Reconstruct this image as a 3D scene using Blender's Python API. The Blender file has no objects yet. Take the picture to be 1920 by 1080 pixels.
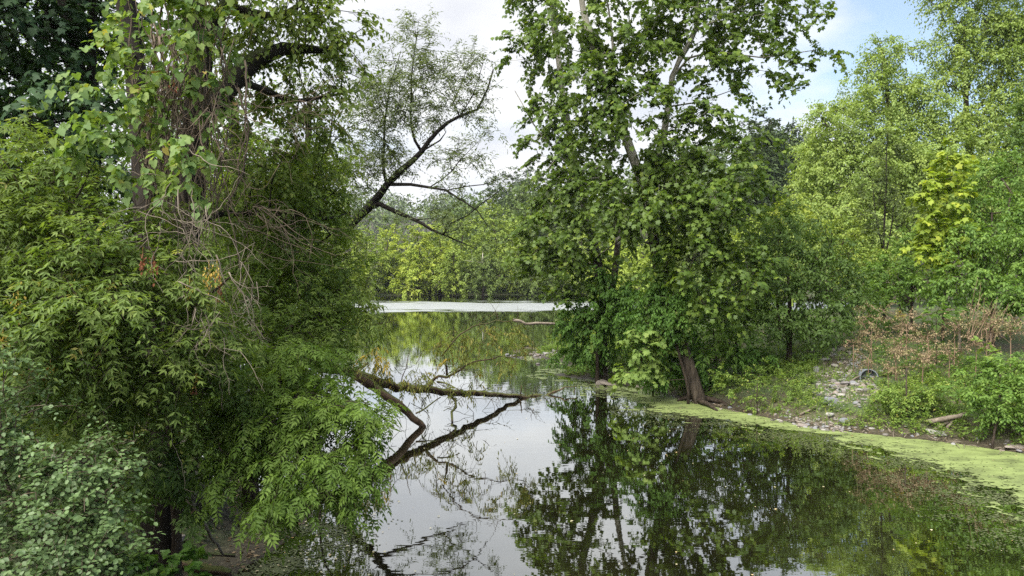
import bpy, bmesh, math, numpy as np
from mathutils import Vector, Matrix, noise as mnoise

rng = np.random.default_rng(11)
sc = bpy.context.scene
col = sc.collection

# ------------------------------------------------------------------ camera
CAM_H = 4.0
F = 1400.0                      # focal length in pixels of the 1920 wide photograph
TH = math.atan(30 / F)          # slight downward pitch: horizon at y = 510
cam_d = bpy.data.cameras.new('camera')
cam_d.sensor_width = 36
cam_d.lens = 36 * F / 1920
cam_d.clip_start = 0.1
cam_d.clip_end = 4000
cam = bpy.data.objects.new('camera', cam_d)
cam.location = (0, 0, CAM_H)
cam.rotation_euler = (math.pi / 2 - TH, 0, 0)
col.objects.link(cam)
sc.camera = cam

# ------------------------------------------------------------------ light
SUN_ELEV = math.radians(52)
SUN_AZ = math.radians(218)      # compass style, 0 = +Y, clockwise: the sun is behind and left of the camera
SUN_DIR = Vector((math.sin(SUN_AZ) * math.cos(SUN_ELEV), math.cos(SUN_AZ) * math.cos(SUN_ELEV), math.sin(SUN_ELEV)))
sd = bpy.data.lights.new('sun', 'SUN')
sd.energy = 2.9
sd.angle = math.radians(60)
sd.color = (1.0, 0.97, 0.91)
so = bpy.data.objects.new('sun', sd)
so.rotation_euler = SUN_DIR.to_track_quat('Z', 'Y').to_euler()
so.location = (0, 0, 60)
col.objects.link(so)

world = bpy.data.worlds.new('World')
sc.world = world
world.use_nodes = True
nt = world.node_tree
nt.nodes.clear()


def N(nt, kind, **kw):
    n = nt.nodes.new(kind)
    for k, v in kw.items():
        setattr(n, k, v)
    return n


def L(nt, a, b):
    nt.links.new(a, b)


def ramp(nt, stops, interp='LINEAR'):
    r = N(nt, 'ShaderNodeValToRGB')
    r.color_ramp.interpolation = interp
    el = r.color_ramp.elements
    while len(el) < len(stops):
        el.new(0.5)
    for e, (p, c) in zip(el, stops):
        e.position = p
        e.color = (c[0], c[1], c[2], 1) if not isinstance(c, (int, float)) else (c, c, c, 1)
    return r


def math_node(nt, op, a, b=None, c=None, clamp=False):
    m = N(nt, 'ShaderNodeMath', operation=op, use_clamp=clamp)
    for i, v in enumerate((a, b, c)):
        if v is None:
            continue
        if isinstance(v, (int, float)):
            m.inputs[i].default_value = v
        else:
            L(nt, v, m.inputs[i])
    return m.outputs[0]


sky = N(nt, 'ShaderNodeTexSky', sky_type='NISHITA')
sky.sun_disc = False
sky.sun_elevation = SUN_ELEV
sky.sun_rotation = SUN_AZ
sky.air_density = 1.0
sky.dust_density = 1.5
sky.ozone_density = 1.2
bg_sky = N(nt, 'ShaderNodeBackground')
bg_sky.inputs['Strength'].default_value = 0.072
L(nt, sky.outputs[0], bg_sky.inputs['Color'])
tc = N(nt, 'ShaderNodeTexCoord')
sep = N(nt, 'ShaderNodeSeparateXYZ')
L(nt, tc.outputs['Generated'], sep.inputs[0])
zz = math_node(nt, 'ADD', math_node(nt, 'MAXIMUM', sep.outputs[2], 0.0), 0.22)
cx = math_node(nt, 'DIVIDE', sep.outputs[0], zz)
cy = math_node(nt, 'DIVIDE', sep.outputs[1], zz)
cmb = N(nt, 'ShaderNodeCombineXYZ')
L(nt, cx, cmb.inputs[0]); L(nt, cy, cmb.inputs[1])
n1 = N(nt, 'ShaderNodeTexNoise')
n1.inputs['Scale'].default_value = 0.9
n1.inputs['Detail'].default_value = 7
n1.inputs['Roughness'].default_value = 0.55
L(nt, cmb.outputs[0], n1.inputs['Vector'])
# the cloud sheet breaks up towards the east (the right of the picture)
cover = math_node(nt, 'SUBTRACT', n1.outputs[0], math_node(nt, 'MULTIPLY', math_node(nt, 'SUBTRACT', sep.outputs[0], 0.22, clamp=True), 0.95))
mask = ramp(nt, [(0.27, 0.12), (0.40, 0.85), (0.48, 1.0)])
L(nt, cover, mask.inputs[0])
n2 = N(nt, 'ShaderNodeTexNoise')
n2.inputs['Scale'].default_value = 1.7
n2.inputs['Detail'].default_value = 6
L(nt, cmb.outputs[0], n2.inputs['Vector'])
ccol = ramp(nt, [(0.34, (0.235, 0.243, 0.265)), (0.47, (0.29, 0.295, 0.307)), (0.60, (0.34, 0.341, 0.344))])
L(nt, n2.outputs[0], ccol.inputs[0])
bg_cl = N(nt, 'ShaderNodeBackground')
bg_cl.inputs['Strength'].default_value = 1.0
L(nt, ccol.outputs[0], bg_cl.inputs['Color'])
mixw = N(nt, 'ShaderNodeMixShader')
L(nt, mask.outputs[0], mixw.inputs[0]); L(nt, bg_sky.outputs[0], mixw.inputs[1]); L(nt, bg_cl.outputs[0], mixw.inputs[2])
wo = N(nt, 'ShaderNodeOutputWorld')
L(nt, mixw.outputs[0], wo.inputs[0])

sc.view_settings.view_transform = 'Standard'
sc.view_settings.look = 'None'
sc.view_settings.exposure = 1.78
sc.view_settings.gamma = 1
sc.view_settings.use_curve_mapping = False
cy_ = sc.cycles
cy_.use_denoising = False
cy_.max_bounces = 7
cy_.diffuse_bounces = 4
cy_.glossy_bounces = 3
cy_.transmission_bounces = 4
cy_.transparent_max_bounces = 4
cy_.volume_bounces = 0
cy_.sample_clamp_indirect = 6
cy_.caustics_reflective = False
cy_.caustics_refractive = False

# ------------------------------------------------------------------ geometry helpers
CP = np.array([0, 0, CAM_H])
FWD = np.array([0, math.cos(TH), -math.sin(TH)])
UPV = np.array([0, math.sin(TH), math.cos(TH)])


def P(px, py, d):
    """the point of the place seen at pixel (px, py), d metres away along the view axis"""
    return CP + FWD * d + np.array([1, 0, 0]) * ((px - 960) / F * d) + UPV * ((540 - py) / F * d)


def G(px, py, z=0.0):
    r = FWD + np.array([1, 0, 0]) * ((px - 960) / F) + UPV * ((540 - py) / F)
    t = (z - CAM_H) / r[2]
    return CP + r * t


def nrm(a):
    return a / np.maximum(np.linalg.norm(a, axis=-1, keepdims=True), 1e-9)


def _h(ix, iy, s):
    v = np.sin(ix * 127.1 + iy * 311.7 + s * 74.7) * 43758.5453
    return v - np.floor(v)


def vnoise(x, y, s=0.0):
    x = np.asarray(x, float); y = np.asarray(y, float)
    ix, iy = np.floor(x), np.floor(y)
    fx, fy = x - ix, y - iy
    fx = fx * fx * (3 - 2 * fx); fy = fy * fy * (3 - 2 * fy)
    a = _h(ix, iy, s); b = _h(ix + 1, iy, s); c = _h(ix, iy + 1, s); d = _h(ix + 1, iy + 1, s)
    return (a * (1 - fx) + b * fx) * (1 - fy) + (c * (1 - fx) + d * fx) * fy


def fbm(x, y, s=0.0, o=4):
    r = 0; a = 0.5; t = 0
    for i in range(o):
        r = r + a * vnoise(x * 2 ** i, y * 2 ** i, s + i * 3.1); t += a; a *= 0.5
    return r / t


SHORE = [G(1040, 704)[:2], G(1130, 716)[:2], G(1200, 730)[:2], G(1300, 756)[:2], G(1400, 776)[:2], G(1500, 798)[:2],
         G(1600, 812)[:2], G(1700, 822)[:2], G(1800, 834)[:2], G(1920, 852)[:2], (13.6, 13.4), (16.5, 9), (17.5, 0), (18, -30),
         (-1.6, -30), (-1.8, -2), (-2.3, 2), (-2.8, 6), (-3.3, 8.3), (-3.5, 9.8), (-3.35, 11.2), (-3.3, 12.3), (-4.3, 13.3), (-6.2, 15), (-8.2, 19), (-9.8, 25), (-12, 34),
         (-18, 55), (-27, 90), (-34, 118), (-30, 127), (-14, 130), (4, 131), (20, 133), (45, 136), (90, 150), (130, 160),
         (130, 120), (60, 92), (30, 68), (17, 55), (9, 47), (4.5, 43), (2.2, 40), (1.0, 37.2), (0.9, 35.4), (2.0, 33.5), (2.6, 31.0)]
SHORE = np.array(SHORE, float)


def wdist(x, y, poly=None):
    """signed distance to the water's edge (or another outline), positive outside it, on land"""
    p = np.stack([x, y], -1)
    a = SHORE if poly is None else poly; b = np.roll(a, -1, 0)
    best = np.full(x.shape, 1e9); inside = np.zeros(x.shape, bool)
    for i in range(len(a)):
        ab = b[i] - a[i]
        t = np.clip(((p - a[i]) @ ab) / (ab @ ab), 0, 1)
        d = np.linalg.norm(p - (a[i] + t[..., None] * ab), axis=-1)
        best = np.minimum(best, d)
        c = ((a[i, 1] > y) != (b[i, 1] > y))
        xx = (b[i, 0] - a[i, 0]) * (y - a[i, 1]) / (b[i, 1] - a[i, 1] + 1e-12) + a[i, 0]
        inside ^= c & (x < xx)
    return np.where(inside, -best, best)


def height(x, y):
    x = np.atleast_1d(np.asarray(x, float)); y = np.atleast_1d(np.asarray(y, float))
    d = wdist(x, y) + (fbm(x * .9, y * .9, 2.0) - .5) * .5
    left = 1 / (1 + np.exp(np.clip((x + 1.0 + np.maximum(y - 14, 0) * .05) * 2.0, -30, 30))) * (y < 60)
    right = 1 - left
    dl = np.maximum(d - 0.9, 0)
    zl = .05 * np.clip(d, 0, 1) + 2.1 * (1 - np.exp(-dl * .42))
    zr = .10 * np.clip(d, 0, .8) + 2.3 * (1 - np.exp(-np.maximum(d - .5, 0) * .16))
    z = left * zl + right * zr
    gv = np.exp(-(((x - 1.6) / 2.2) ** 2 + ((y - 37) / 5.0) ** 2))      # the low gravel spit
    z = z * (1 - .93 * gv)
    z = z + (fbm(x * .5, y * .5, 5.0) - .5) * .5 * np.clip(d / 4, 0, 1) + (fbm(x * 3, y * 3, 9.0) - .5) * .08 * np.clip(d, 0, 1)
    z = np.where(d < 0, np.maximum(d * .30, -1.6), np.maximum(z, 0.015 + 0.02 * np.clip(d, 0, 1)))
    return z


def ground_z(x, y):
    return float(height(x, y)[0])

def on_bank(px, py, up_=.0, t0=8.0, t1=60.0):
    """where the view ray through a pixel meets the ground or water"""
    r = P(px, py, 1.0) - CP
    t_ = np.arange(t0, t1, .06)
    q = CP + r * t_[:, None]
    hit = q[:, 2] <= np.maximum(height(q[:, 0], q[:, 1]), 0) + up_
    return q[np.argmax(hit)] if hit.any() else q[-1]



def add_attr(me, name, arr):
    a = me.attributes.new(name, 'FLOAT', 'POINT')
    a.data.foreach_set('value', np.ascontiguousarray(arr, dtype=np.float32))


TRIS = [0]


def mesh_of(name, V, Fc, mat, rnd=None, clump=None, smooth=False):
    V = np.ascontiguousarray(V, dtype=np.float32); Fc = np.ascontiguousarray(Fc, dtype=np.int32)
    k = Fc.shape[1]
    me = bpy.data.meshes.new(name)
    me.vertices.add(len(V)); me.vertices.foreach_set('co', V.ravel())
    me.loops.add(Fc.size); me.loops.foreach_set('vertex_index', Fc.ravel())
    me.polygons.add(len(Fc)); me.polygons.foreach_set('loop_start', np.arange(0, Fc.size, k, dtype=np.int32))
    if smooth:
        me.polygons.foreach_set('use_smooth', np.ones(len(Fc), bool))
    me.update(calc_edges=True)
    if mat is not None:
        me.materials.append(mat)
    if rnd is not None:
        add_attr(me, 'rnd', rnd)
    if clump is not None:
        add_attr(me, 'clump', clump)
    TRIS[0] += len(Fc) * (k - 2)
    return me


def link(name, me, parent=None, loc=(0, 0, 0), kind=None):
    o = bpy.data.objects.new(name, me)
    o.location = loc
    col.objects.link(o)
    if parent is not None:
        o.parent = parent
    if kind:
        o['kind'] = kind
    return o


def tag(o, label, cat, group=None):
    o['label'] = label; o['category'] = cat
    if group:
        o['group'] = group
    return o


class Thing:
    def __init__(s, name, label, cat, base, group=None):
        s.base = np.array(base, float)
        s.o = bpy.data.objects.new(name, None)
        s.o.empty_display_size = 0.3
        s.o.location = tuple(s.base)
        col.objects.link(s.o)
        tag(s.o, label, cat, group)

    def part(s, name, V, Fc, mat, kind=None, label=None, **kw):
        o = link(name, mesh_of(name, V - s.base, Fc, mat, **kw), s.o, kind=kind)
        if label:
            o['label'] = label
        return o

    def piece(s, name, me, pos, R, scale):
        o = bpy.data.objects.new(name, me)
        M = Matrix([[R[0][0] * scale, R[0][1] * scale, R[0][2] * scale, pos[0] - s.base[0]],
                    [R[1][0] * scale, R[1][1] * scale, R[1][2] * scale, pos[1] - s.base[1]],
                    [R[2][0] * scale, R[2][1] * scale, R[2][2] * scale, pos[2] - s.base[2]],
                    [0, 0, 0, 1]])
        col.objects.link(o)
        o.parent = s.o
        o.matrix_basis = M
        return o


def solo(name, label, cat, V, Fc, mat, group=None, smooth=False, base=None):
    b = np.array(base if base is not None else V.mean(0))
    o = link(name, mesh_of(name, V - b, Fc, mat, smooth=smooth), None, tuple(b))
    return tag(o, label, cat, group)


# ------------------------------------------------------------------ materials
def new_mat(name):
    m = bpy.data.materials.new(name)
    m.use_nodes = True
    t = m.node_tree
    t.nodes.clear()
    out = N(t, 'ShaderNodeOutputMaterial')
    return m, t, out


def leaf_mat(name, stops, alt, trans=0.40, rough=0.55, tcol=(1.3, 1.35, 0.5), spec=0.22):
    """stops: leaf colours picked at random leaf by leaf; alt: colour some whole sprays lean towards"""
    g_ = np.array([1.34, 1.28, 1.08])
    stops = [(q, tuple(np.array(c) * g_)) for q, c in stops]; alt = tuple(np.array(alt) * g_)
    m, t, out = new_mat(name)
    at = N(t, 'ShaderNodeAttribute', attribute_name='rnd')
    oi = N(t, 'ShaderNodeObjectInfo')
    r = math_node(t, 'FRACT', math_node(t, 'ADD', at.outputs['Fac'], oi.outputs['Random']))
    rp = ramp(t, stops)
    L(t, r, rp.inputs[0])
    ac = N(t, 'ShaderNodeAttribute', attribute_name='clump')
    cf = math_node(t, 'MULTIPLY', math_node(t, 'POWER', ac.outputs['Fac'], 2.0), 0.75)
    mx = N(t, 'ShaderNodeMix', data_type='RGBA')
    L(t, cf, mx.inputs[0]); L(t, rp.outputs[0], mx.inputs[6]); mx.inputs[7].default_value = (*alt, 1)
    # fine mottling over the leaf blades
    tcn = N(t, 'ShaderNodeTexCoord')
    nz = N(t, 'ShaderNodeTexNoise'); nz.inputs['Scale'].default_value = 14; nz.inputs['Detail'].default_value = 3
    L(t, tcn.outputs['Object'], nz.inputs['Vector'])
    br = math_node(t, 'MULTIPLY_ADD', nz.outputs[0], 0.7, 0.68)
    hsv = N(t, 'ShaderNodeHueSaturation')
    L(t, mx.outputs[2], hsv.inputs['Color']); L(t, br, hsv.inputs['Value'])
    p = N(t, 'ShaderNodeBsdfPrincipled')
    p.inputs['Roughness'].default_value = rough
    p.inputs['Specular IOR Level'].default_value = spec
    L(t, hsv.outputs[0], p.inputs['Base Color'])
    tr = N(t, 'ShaderNodeBsdfTranslucent')
    mc = N(t, 'ShaderNodeMix', data_type='RGBA', blend_type='MULTIPLY')
    mc.inputs[0].default_value = 1
    L(t, hsv.outputs[0], mc.inputs[6]); mc.inputs[7].default_value = (*tcol, 1)
    L(t, mc.outputs[2], tr.inputs[0])
    ms = N(t, 'ShaderNodeMixShader'); ms.inputs[0].default_value = trans
    L(t, p.outputs[0], ms.inputs[1]); L(t, tr.outputs[0], ms.inputs[2]); L(t, ms.outputs[0], out.inputs[0])
    return m


def bark_mat(name, c1, c2, scale=6.0, moss=None, pale=None, z0=0, z1=1, bump=0.4):
    m, t, out = new_mat(name)
    tcn = N(t, 'ShaderNodeTexCoord')
    mp = N(t, 'ShaderNodeMapping'); mp.inputs['Scale'].default_value = (1, 1, .25)
    L(t, tcn.outputs['Object'], mp.inputs[0])
    nz = N(t, 'ShaderNodeTexNoise'); nz.inputs['Scale'].default_value = scale; nz.inputs['Detail'].default_value = 8; nz.inputs['Roughness'].default_value = .65
    L(t, mp.outputs[0], nz.inputs['Vector'])
    rp = ramp(t, [(0.35, c1), (0.65, c2)])
    L(t, nz.outputs[0], rp.inputs[0])
    colr = rp.outputs[0]
    geo = N(t, 'ShaderNodeNewGeometry')
    if moss:
        sp = N(t, 'ShaderNodeSeparateXYZ'); L(t, geo.outputs['Normal'], sp.inputs[0])
        n3 = N(t, 'ShaderNodeTexNoise'); n3.inputs['Scale'].default_value = 3; L(t, tcn.outputs['Object'], n3.inputs['Vector'])
        f = math_node(t, 'MULTIPLY', math_node(t, 'ADD', sp.outputs[2], math_node(t, 'MULTIPLY', n3.outputs[0], 1.5)), 1.0)
        r2 = ramp(t, [(1.0 - .02, 0), (1.0, 1)])
        f2 = math_node(t, 'MULTIPLY', math_node(t, 'SUBTRACT', f, 1.15, clamp=True), 4, clamp=True)
        t.nodes.remove(r2)
        mx = N(t, 'ShaderNodeMix', data_type='RGBA'); L(t, f2, mx.inputs[0]); L(t, colr, mx.inputs[6]); mx.inputs[7].default_value = (*moss, 1)
        colr = mx.outputs[2]
    if pale:
        # sycamore bark: brown scales low on the trunk peel to pale new bark higher up
        sp = N(t, 'ShaderNodeSeparateXYZ'); L(t, tcn.outputs['Object'], sp.inputs[0])
        mr = N(t, 'ShaderNodeMapRange'); mr.inputs[1].default_value = z0; mr.inputs[2].default_value = z1
        L(t, sp.outputs[2], mr.inputs[0])
        n3 = N(t, 'ShaderNodeTexNoise'); n3.inputs['Scale'].default_value = 4; n3.inputs['Detail'].default_value = 3; L(t, tcn.outputs['Object'], n3.inputs['Vector'])
        f = math_node(t, 'MULTIPLY', math_node(t, 'SUBTRACT', math_node(t, 'ADD', mr.outputs[0], math_node(t, 'MULTIPLY', n3.outputs[0], .9)), .85), 5, clamp=True)
        mx = N(t, 'ShaderNodeMix', data_type='RGBA'); L(t, f, mx.inputs[0]); L(t, colr, mx.inputs[6]); mx.inputs[7].default_value = (*pale, 1)
        colr = mx.outputs[2]
    p = N(t, 'ShaderNodeBsdfPrincipled'); p.inputs['Roughness'].default_value = .85; p.inputs['Specular IOR Level'].default_value = .2
    L(t, colr, p.inputs['Base Color'])
    b = N(t, 'ShaderNodeBump'); b.inputs['Strength'].default_value = bump; b.inputs['Distance'].default_value = .07
    L(t, nz.outputs[0], b.inputs['Height']); L(t, b.outputs[0], p.inputs['Normal'])
    L(t, p.outputs[0], out.inputs[0])
    return m


def stone_mat(name, cols):
    m, t, out = new_mat(name)
    oi = N(t, 'ShaderNodeObjectInfo')
    rp = ramp(t, [(i / (len(cols) - 1), c) for i, c in enumerate(cols)])
    L(t, oi.outputs['Random'], rp.inputs[0])
    tcn = N(t, 'ShaderNodeTexCoord')
    nz = N(t, 'ShaderNodeTexNoise'); nz.inputs['Scale'].default_value = 7; nz.inputs['Detail'].default_value = 8; nz.inputs['Roughness'].default_value = .7
    L(t, tcn.outputs['Object'], nz.inputs['Vector'])
    hs = N(t, 'ShaderNodeHueSaturation'); L(t, rp.outputs[0], hs.inputs['Color'])
    L(t, math_node(t, 'MULTIPLY_ADD', nz.outputs[0], 1.2, .4), hs.inputs['Value'])
    p = N(t, 'ShaderNodeBsdfPrincipled'); p.inputs['Roughness'].default_value = .8
    L(t, hs.outputs[0], p.inputs['Base Color'])
    b = N(t, 'ShaderNodeBump'); b.inputs['Strength'].default_value = .5; b.inputs['Distance'].default_value = .02
    L(t, nz.outputs[0], b.inputs['Height']); L(t, b.outputs[0], p.inputs['Normal'])
    L(t, p.outputs[0], out.inputs[0])
    return m


M = {}
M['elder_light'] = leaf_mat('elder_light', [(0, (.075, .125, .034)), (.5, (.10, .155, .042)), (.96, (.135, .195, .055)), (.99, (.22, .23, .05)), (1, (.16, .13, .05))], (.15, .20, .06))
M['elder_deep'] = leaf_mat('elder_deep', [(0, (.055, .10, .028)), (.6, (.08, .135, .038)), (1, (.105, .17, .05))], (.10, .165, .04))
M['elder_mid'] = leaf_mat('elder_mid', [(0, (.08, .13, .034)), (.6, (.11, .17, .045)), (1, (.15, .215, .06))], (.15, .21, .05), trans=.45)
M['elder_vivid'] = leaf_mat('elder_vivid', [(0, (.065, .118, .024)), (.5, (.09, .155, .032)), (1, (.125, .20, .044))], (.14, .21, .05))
M['vine_leaf'] = leaf_mat('vine_leaf', [(0, (.085, .15, .055)), (.6, (.12, .19, .07)), (.95, (.15, .21, .07)), (.985, (.26, .27, .06)), (1, (.26, .16, .08))], (.17, .23, .06))
M['shrub_pale'] = leaf_mat('shrub_pale', [(0, (.042, .076, .032)), (.6, (.068, .11, .05)), (1, (.10, .148, .074))], (.10, .16, .07), trans=.22, rough=.38)
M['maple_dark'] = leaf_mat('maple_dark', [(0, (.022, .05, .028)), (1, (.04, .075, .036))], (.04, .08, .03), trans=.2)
M['olive_small'] = leaf_mat('olive_small', [(0, (.08, .12, .03)), (.8, (.12, .165, .045)), (1, (.17, .19, .05))], (.11, .17, .045), trans=.45)
M['willow_leaf'] = leaf_mat('willow_leaf', [(0, (.07, .10, .05)), (1, (.12, .155, .08))], (.11, .14, .06), trans=.4)
M['willow_deep'] = leaf_mat('willow_deep', [(0, (.035, .06, .022)), (1, (.06, .09, .035))], (.06, .09, .03))
M['willow_autumn'] = leaf_mat('willow_autumn', [(0, (.10, .13, .035)), (.55, (.15, .17, .045)), (.85, (.19, .18, .045)), (1, (.22, .15, .05))], (.12, .15, .04))
M['gold_leaf'] = leaf_mat('gold_leaf', [(0, (.24, .20, .035)), (1, (.36, .26, .045))], (.2, .2, .04))
M['syc_leaf'] = leaf_mat('syc_leaf', [(0, (.045, .08, .02)), (.5, (.065, .11, .026)), (.9, (.10, .16, .034)), (1, (.17, .22, .045))], (.10, .15, .035), rough=.4)
M['syc_light'] = leaf_mat('syc_light', [(0, (.09, .15, .04)), (.7, (.14, .21, .06)), (1, (.2, .27, .08))], (.16, .23, .06))
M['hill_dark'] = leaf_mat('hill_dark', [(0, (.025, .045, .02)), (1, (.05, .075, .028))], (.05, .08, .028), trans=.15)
M['ivy_leaf'] = leaf_mat('ivy_leaf', [(0, (.045, .10, .022)), (.7, (.065, .135, .03)), (1, (.10, .19, .04))], (.09, .17, .035))
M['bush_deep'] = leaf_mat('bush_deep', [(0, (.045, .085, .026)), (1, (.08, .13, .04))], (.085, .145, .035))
M['bush_mid'] = leaf_mat('bush_mid', [(0, (.06, .12, .03)), (.8, (.095, .17, .042)), (1, (.15, .24, .05))], (.13, .21, .045))
M['silver_maple'] = leaf_mat('silver_maple', [(0, (.12, .185, .06)), (.6, (.165, .235, .075)), (1, (.22, .29, .10))], (.21, .27, .075), trans=.38)
M['yellow_leaf'] = leaf_mat('yellow_leaf', [(0, (.13, .20, .032)), (.7, (.21, .28, .045)), (1, (.28, .32, .05))], (.22, .29, .05), trans=.4)
M['slender_leaf'] = leaf_mat('slender_leaf', [(0, (.055, .085, .035)), (1, (.10, .14, .06))], (.09, .12, .05))
M['far_yellow'] = leaf_mat('far_yellow', [(0, (.15, .215, .04)), (1, (.22, .285, .05))], (.27, .31, .05), trans=.3)
M['far_green'] = leaf_mat('far_green', [(0, (.11, .165, .036)), (1, (.175, .24, .055))], (.21, .265, .05), trans=.3)
M['far_dark'] = leaf_mat('far_dark', [(0, (.06, .095, .028)), (1, (.10, .14, .042))], (.10, .145, .04), trans=.25)
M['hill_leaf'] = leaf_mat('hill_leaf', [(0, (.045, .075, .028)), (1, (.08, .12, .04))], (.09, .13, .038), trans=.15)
M['herb'] = leaf_mat('herb', [(0, (.07, .125, .03)), (.6, (.115, .18, .045)), (.92, (.16, .24, .06)), (1, (.28, .27, .08))], (.17, .24, .055))
M['dry_leaf'] = leaf_mat('dry_leaf', [(0, (.10, .075, .052)), (.5, (.165, .122, .085)), (1, (.25, .195, .135))], (.13, .15, .055), trans=.2, tcol=(1, .9, .7))
M['seed_rust'] = leaf_mat('seed_rust', [(0, (.10, .035, .022)), (1, (.19, .075, .045))], (.2, .08, .04), trans=.2, tcol=(1, .8, .6))
M['seed_gold'] = leaf_mat('seed_gold', [(0, (.36, .27, .07)), (1, (.48, .34, .10))], (.4, .22, .08), trans=.25, tcol=(1, .9, .6))
M['litter'] = leaf_mat('litter', [(0, (.35, .33, .22)), (.5, (.5, .48, .38)), (1, (.3, .2, .08))], (.4, .4, .25), trans=.1)
M['bark_dark'] = bark_mat('bark_dark', (.010, .008, .006), (.034, .027, .021), 7, moss=(.05, .06, .02))
M['bark_brown'] = bark_mat('bark_brown', (.018, .013, .009), (.07, .052, .038), 12, bump=.8)
M['bark_willow'] = bark_mat('bark_willow', (.007, .006, .005), (.024, .019, .015), 9)
M['bark_log'] = bark_mat('bark_log', (.03, .019, .013), (.12, .08, .052), 9, moss=(.09, .10, .03))
M['bark_syc'] = bark_mat('bark_syc', (.014, .011, .008), (.085, .066, .048), 9, bump=1.0, pale=(.34, .315, .265), z0=3.0, z1=8.5)
M['dead_wood'] = bark_mat('dead_wood', (.10, .08, .06), (.24, .20, .155), 10, bump=.2)
M['vine_stem'] = bark_mat('vine_stem', (.07, .052, .038), (.19, .145, .105), 12, bump=.2)
M['dry_stem'] = bark_mat('dry_stem', (.16, .10, .065), (.30, .21, .14), 12, bump=.2)
M['mossy_trunk'] = bark_mat('mossy_trunk', (.06, .054, .04), (.20, .185, .145), 9, moss=(.10, .11, .02), bump=.8)
M['stone'] = stone_mat('stone', [(.11, .10, .085), (.19, .175, .155), (.26, .25, .235), (.15, .155, .17), (.21, .165, .135), (.33, .32, .30)])
M['boulder'] = stone_mat('boulder', [(.20, .17, .145), (.24, .20, .17)])


def plain(name, c, rough=.7, metal=0.0):
    m, t, out = new_mat(name)
    p = N(t, 'ShaderNodeBsdfPrincipled'); p.inputs['Roughness'].default_value = rough; p.inputs['Metallic'].default_value = metal
    tcn = N(t, 'ShaderNodeTexCoord'); nz = N(t, 'ShaderNodeTexNoise'); nz.inputs['Scale'].default_value = 5; nz.inputs['Detail'].default_value = 6
    L(t, tcn.outputs['Object'], nz.inputs['Vector'])
    rp = ramp(t, [(.3, tuple(x * .65 for x in c)), (.7, tuple(x * 1.25 for x in c))]); L(t, nz.outputs[0], rp.inputs[0])
    L(t, rp.outputs[0], p.inputs['Base Color']); L(t, p.outputs[0], out.inputs[0])
    return m


M['gravel'] = leaf_mat('gravel', [(0, (.06, .054, .046)), (.4, (.11, .10, .088)), (.7, (.15, .143, .135)), (1, (.21, .20, .19))], (.12, .115, .105), trans=0.0, rough=.85)
M['algae_dark'] = plain('algae_dark', (.085, .10, .035), .6)
M['pipe'] = plain('pipe', (.16, .18, .20), .5)

# ground
m, t, out = new_mat('ground')
tcn = N(t, 'ShaderNodeTexCoord')
na = N(t, 'ShaderNodeTexNoise'); na.inputs['Scale'].default_value = .8; na.inputs['Detail'].default_value = 8; na.inputs['Roughness'].default_value = .6
nb = N(t, 'ShaderNodeTexNoise'); nb.inputs['Scale'].default_value = 16; nb.inputs['Detail'].default_value = 6; nb.inputs['Roughness'].default_value = .7
L(t, tcn.outputs['Object'], na.inputs['Vector']); L(t, tcn.outputs['Object'], nb.inputs['Vector'])
soil = ramp(t, [(.3, (.028, .022, .012)), (.5, (.066, .053, .032)), (.62, (.115, .097, .06)), (.72, (.19, .165, .11))]); L(t, nb.outputs[0], soil.inputs[0])
green = ramp(t, [(.3, (.03, .05, .014)), (.6, (.07, .10, .03)), (.75, (.11, .12, .05))]); L(t, nb.outputs[0], green.inputs[0])
dAt = N(t, 'ShaderNodeAttribute', attribute_name='shore')
gf = math_node(t, 'MULTIPLY', math_node(t, 'MULTIPLY', math_node(t, 'SUBTRACT', na.outputs[0], .40, clamp=True), 7, clamp=True), math_node(t, 'MULTIPLY', math_node(t, 'SUBTRACT', dAt.outputs['Fac'], .5, clamp=True), 1.2, clamp=True))
gm = N(t, 'ShaderNodeMix', data_type='RGBA'); L(t, gf, gm.inputs[0]); L(t, soil.outputs[0], gm.inputs[6]); L(t, green.outputs[0], gm.inputs[7])
# wet mud next to the water
wet = math_node(t, 'SUBTRACT', 1.0, math_node(t, 'MULTIPLY', dAt.outputs['Fac'], 1.4, clamp=True), clamp=True)
wm = N(t, 'ShaderNodeMix', data_type='RGBA', blend_type='MULTIPLY'); L(t, wet, wm.inputs[0]); L(t, gm.outputs[2], wm.inputs[6]); wm.inputs[7].default_value = (.55, .52, .45, 1)
p = N(t, 'ShaderNodeBsdfPrincipled'); L(t, wm.outputs[2], p.inputs['Base Color'])
L(t, math_node(t, 'SUBTRACT', .92, math_node(t, 'MULTIPLY', wet, .4)), p.inputs['Roughness'])
b = N(t, 'ShaderNodeBump'); b.inputs['Strength'].default_value = .7; b.inputs['Distance'].default_value = .05; L(t, nb.outputs[0], b.inputs['Height']); L(t, b.outputs[0], p.inputs['Normal'])
L(t, p.outputs[0], out.inputs[0])
M['ground'] = m

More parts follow.
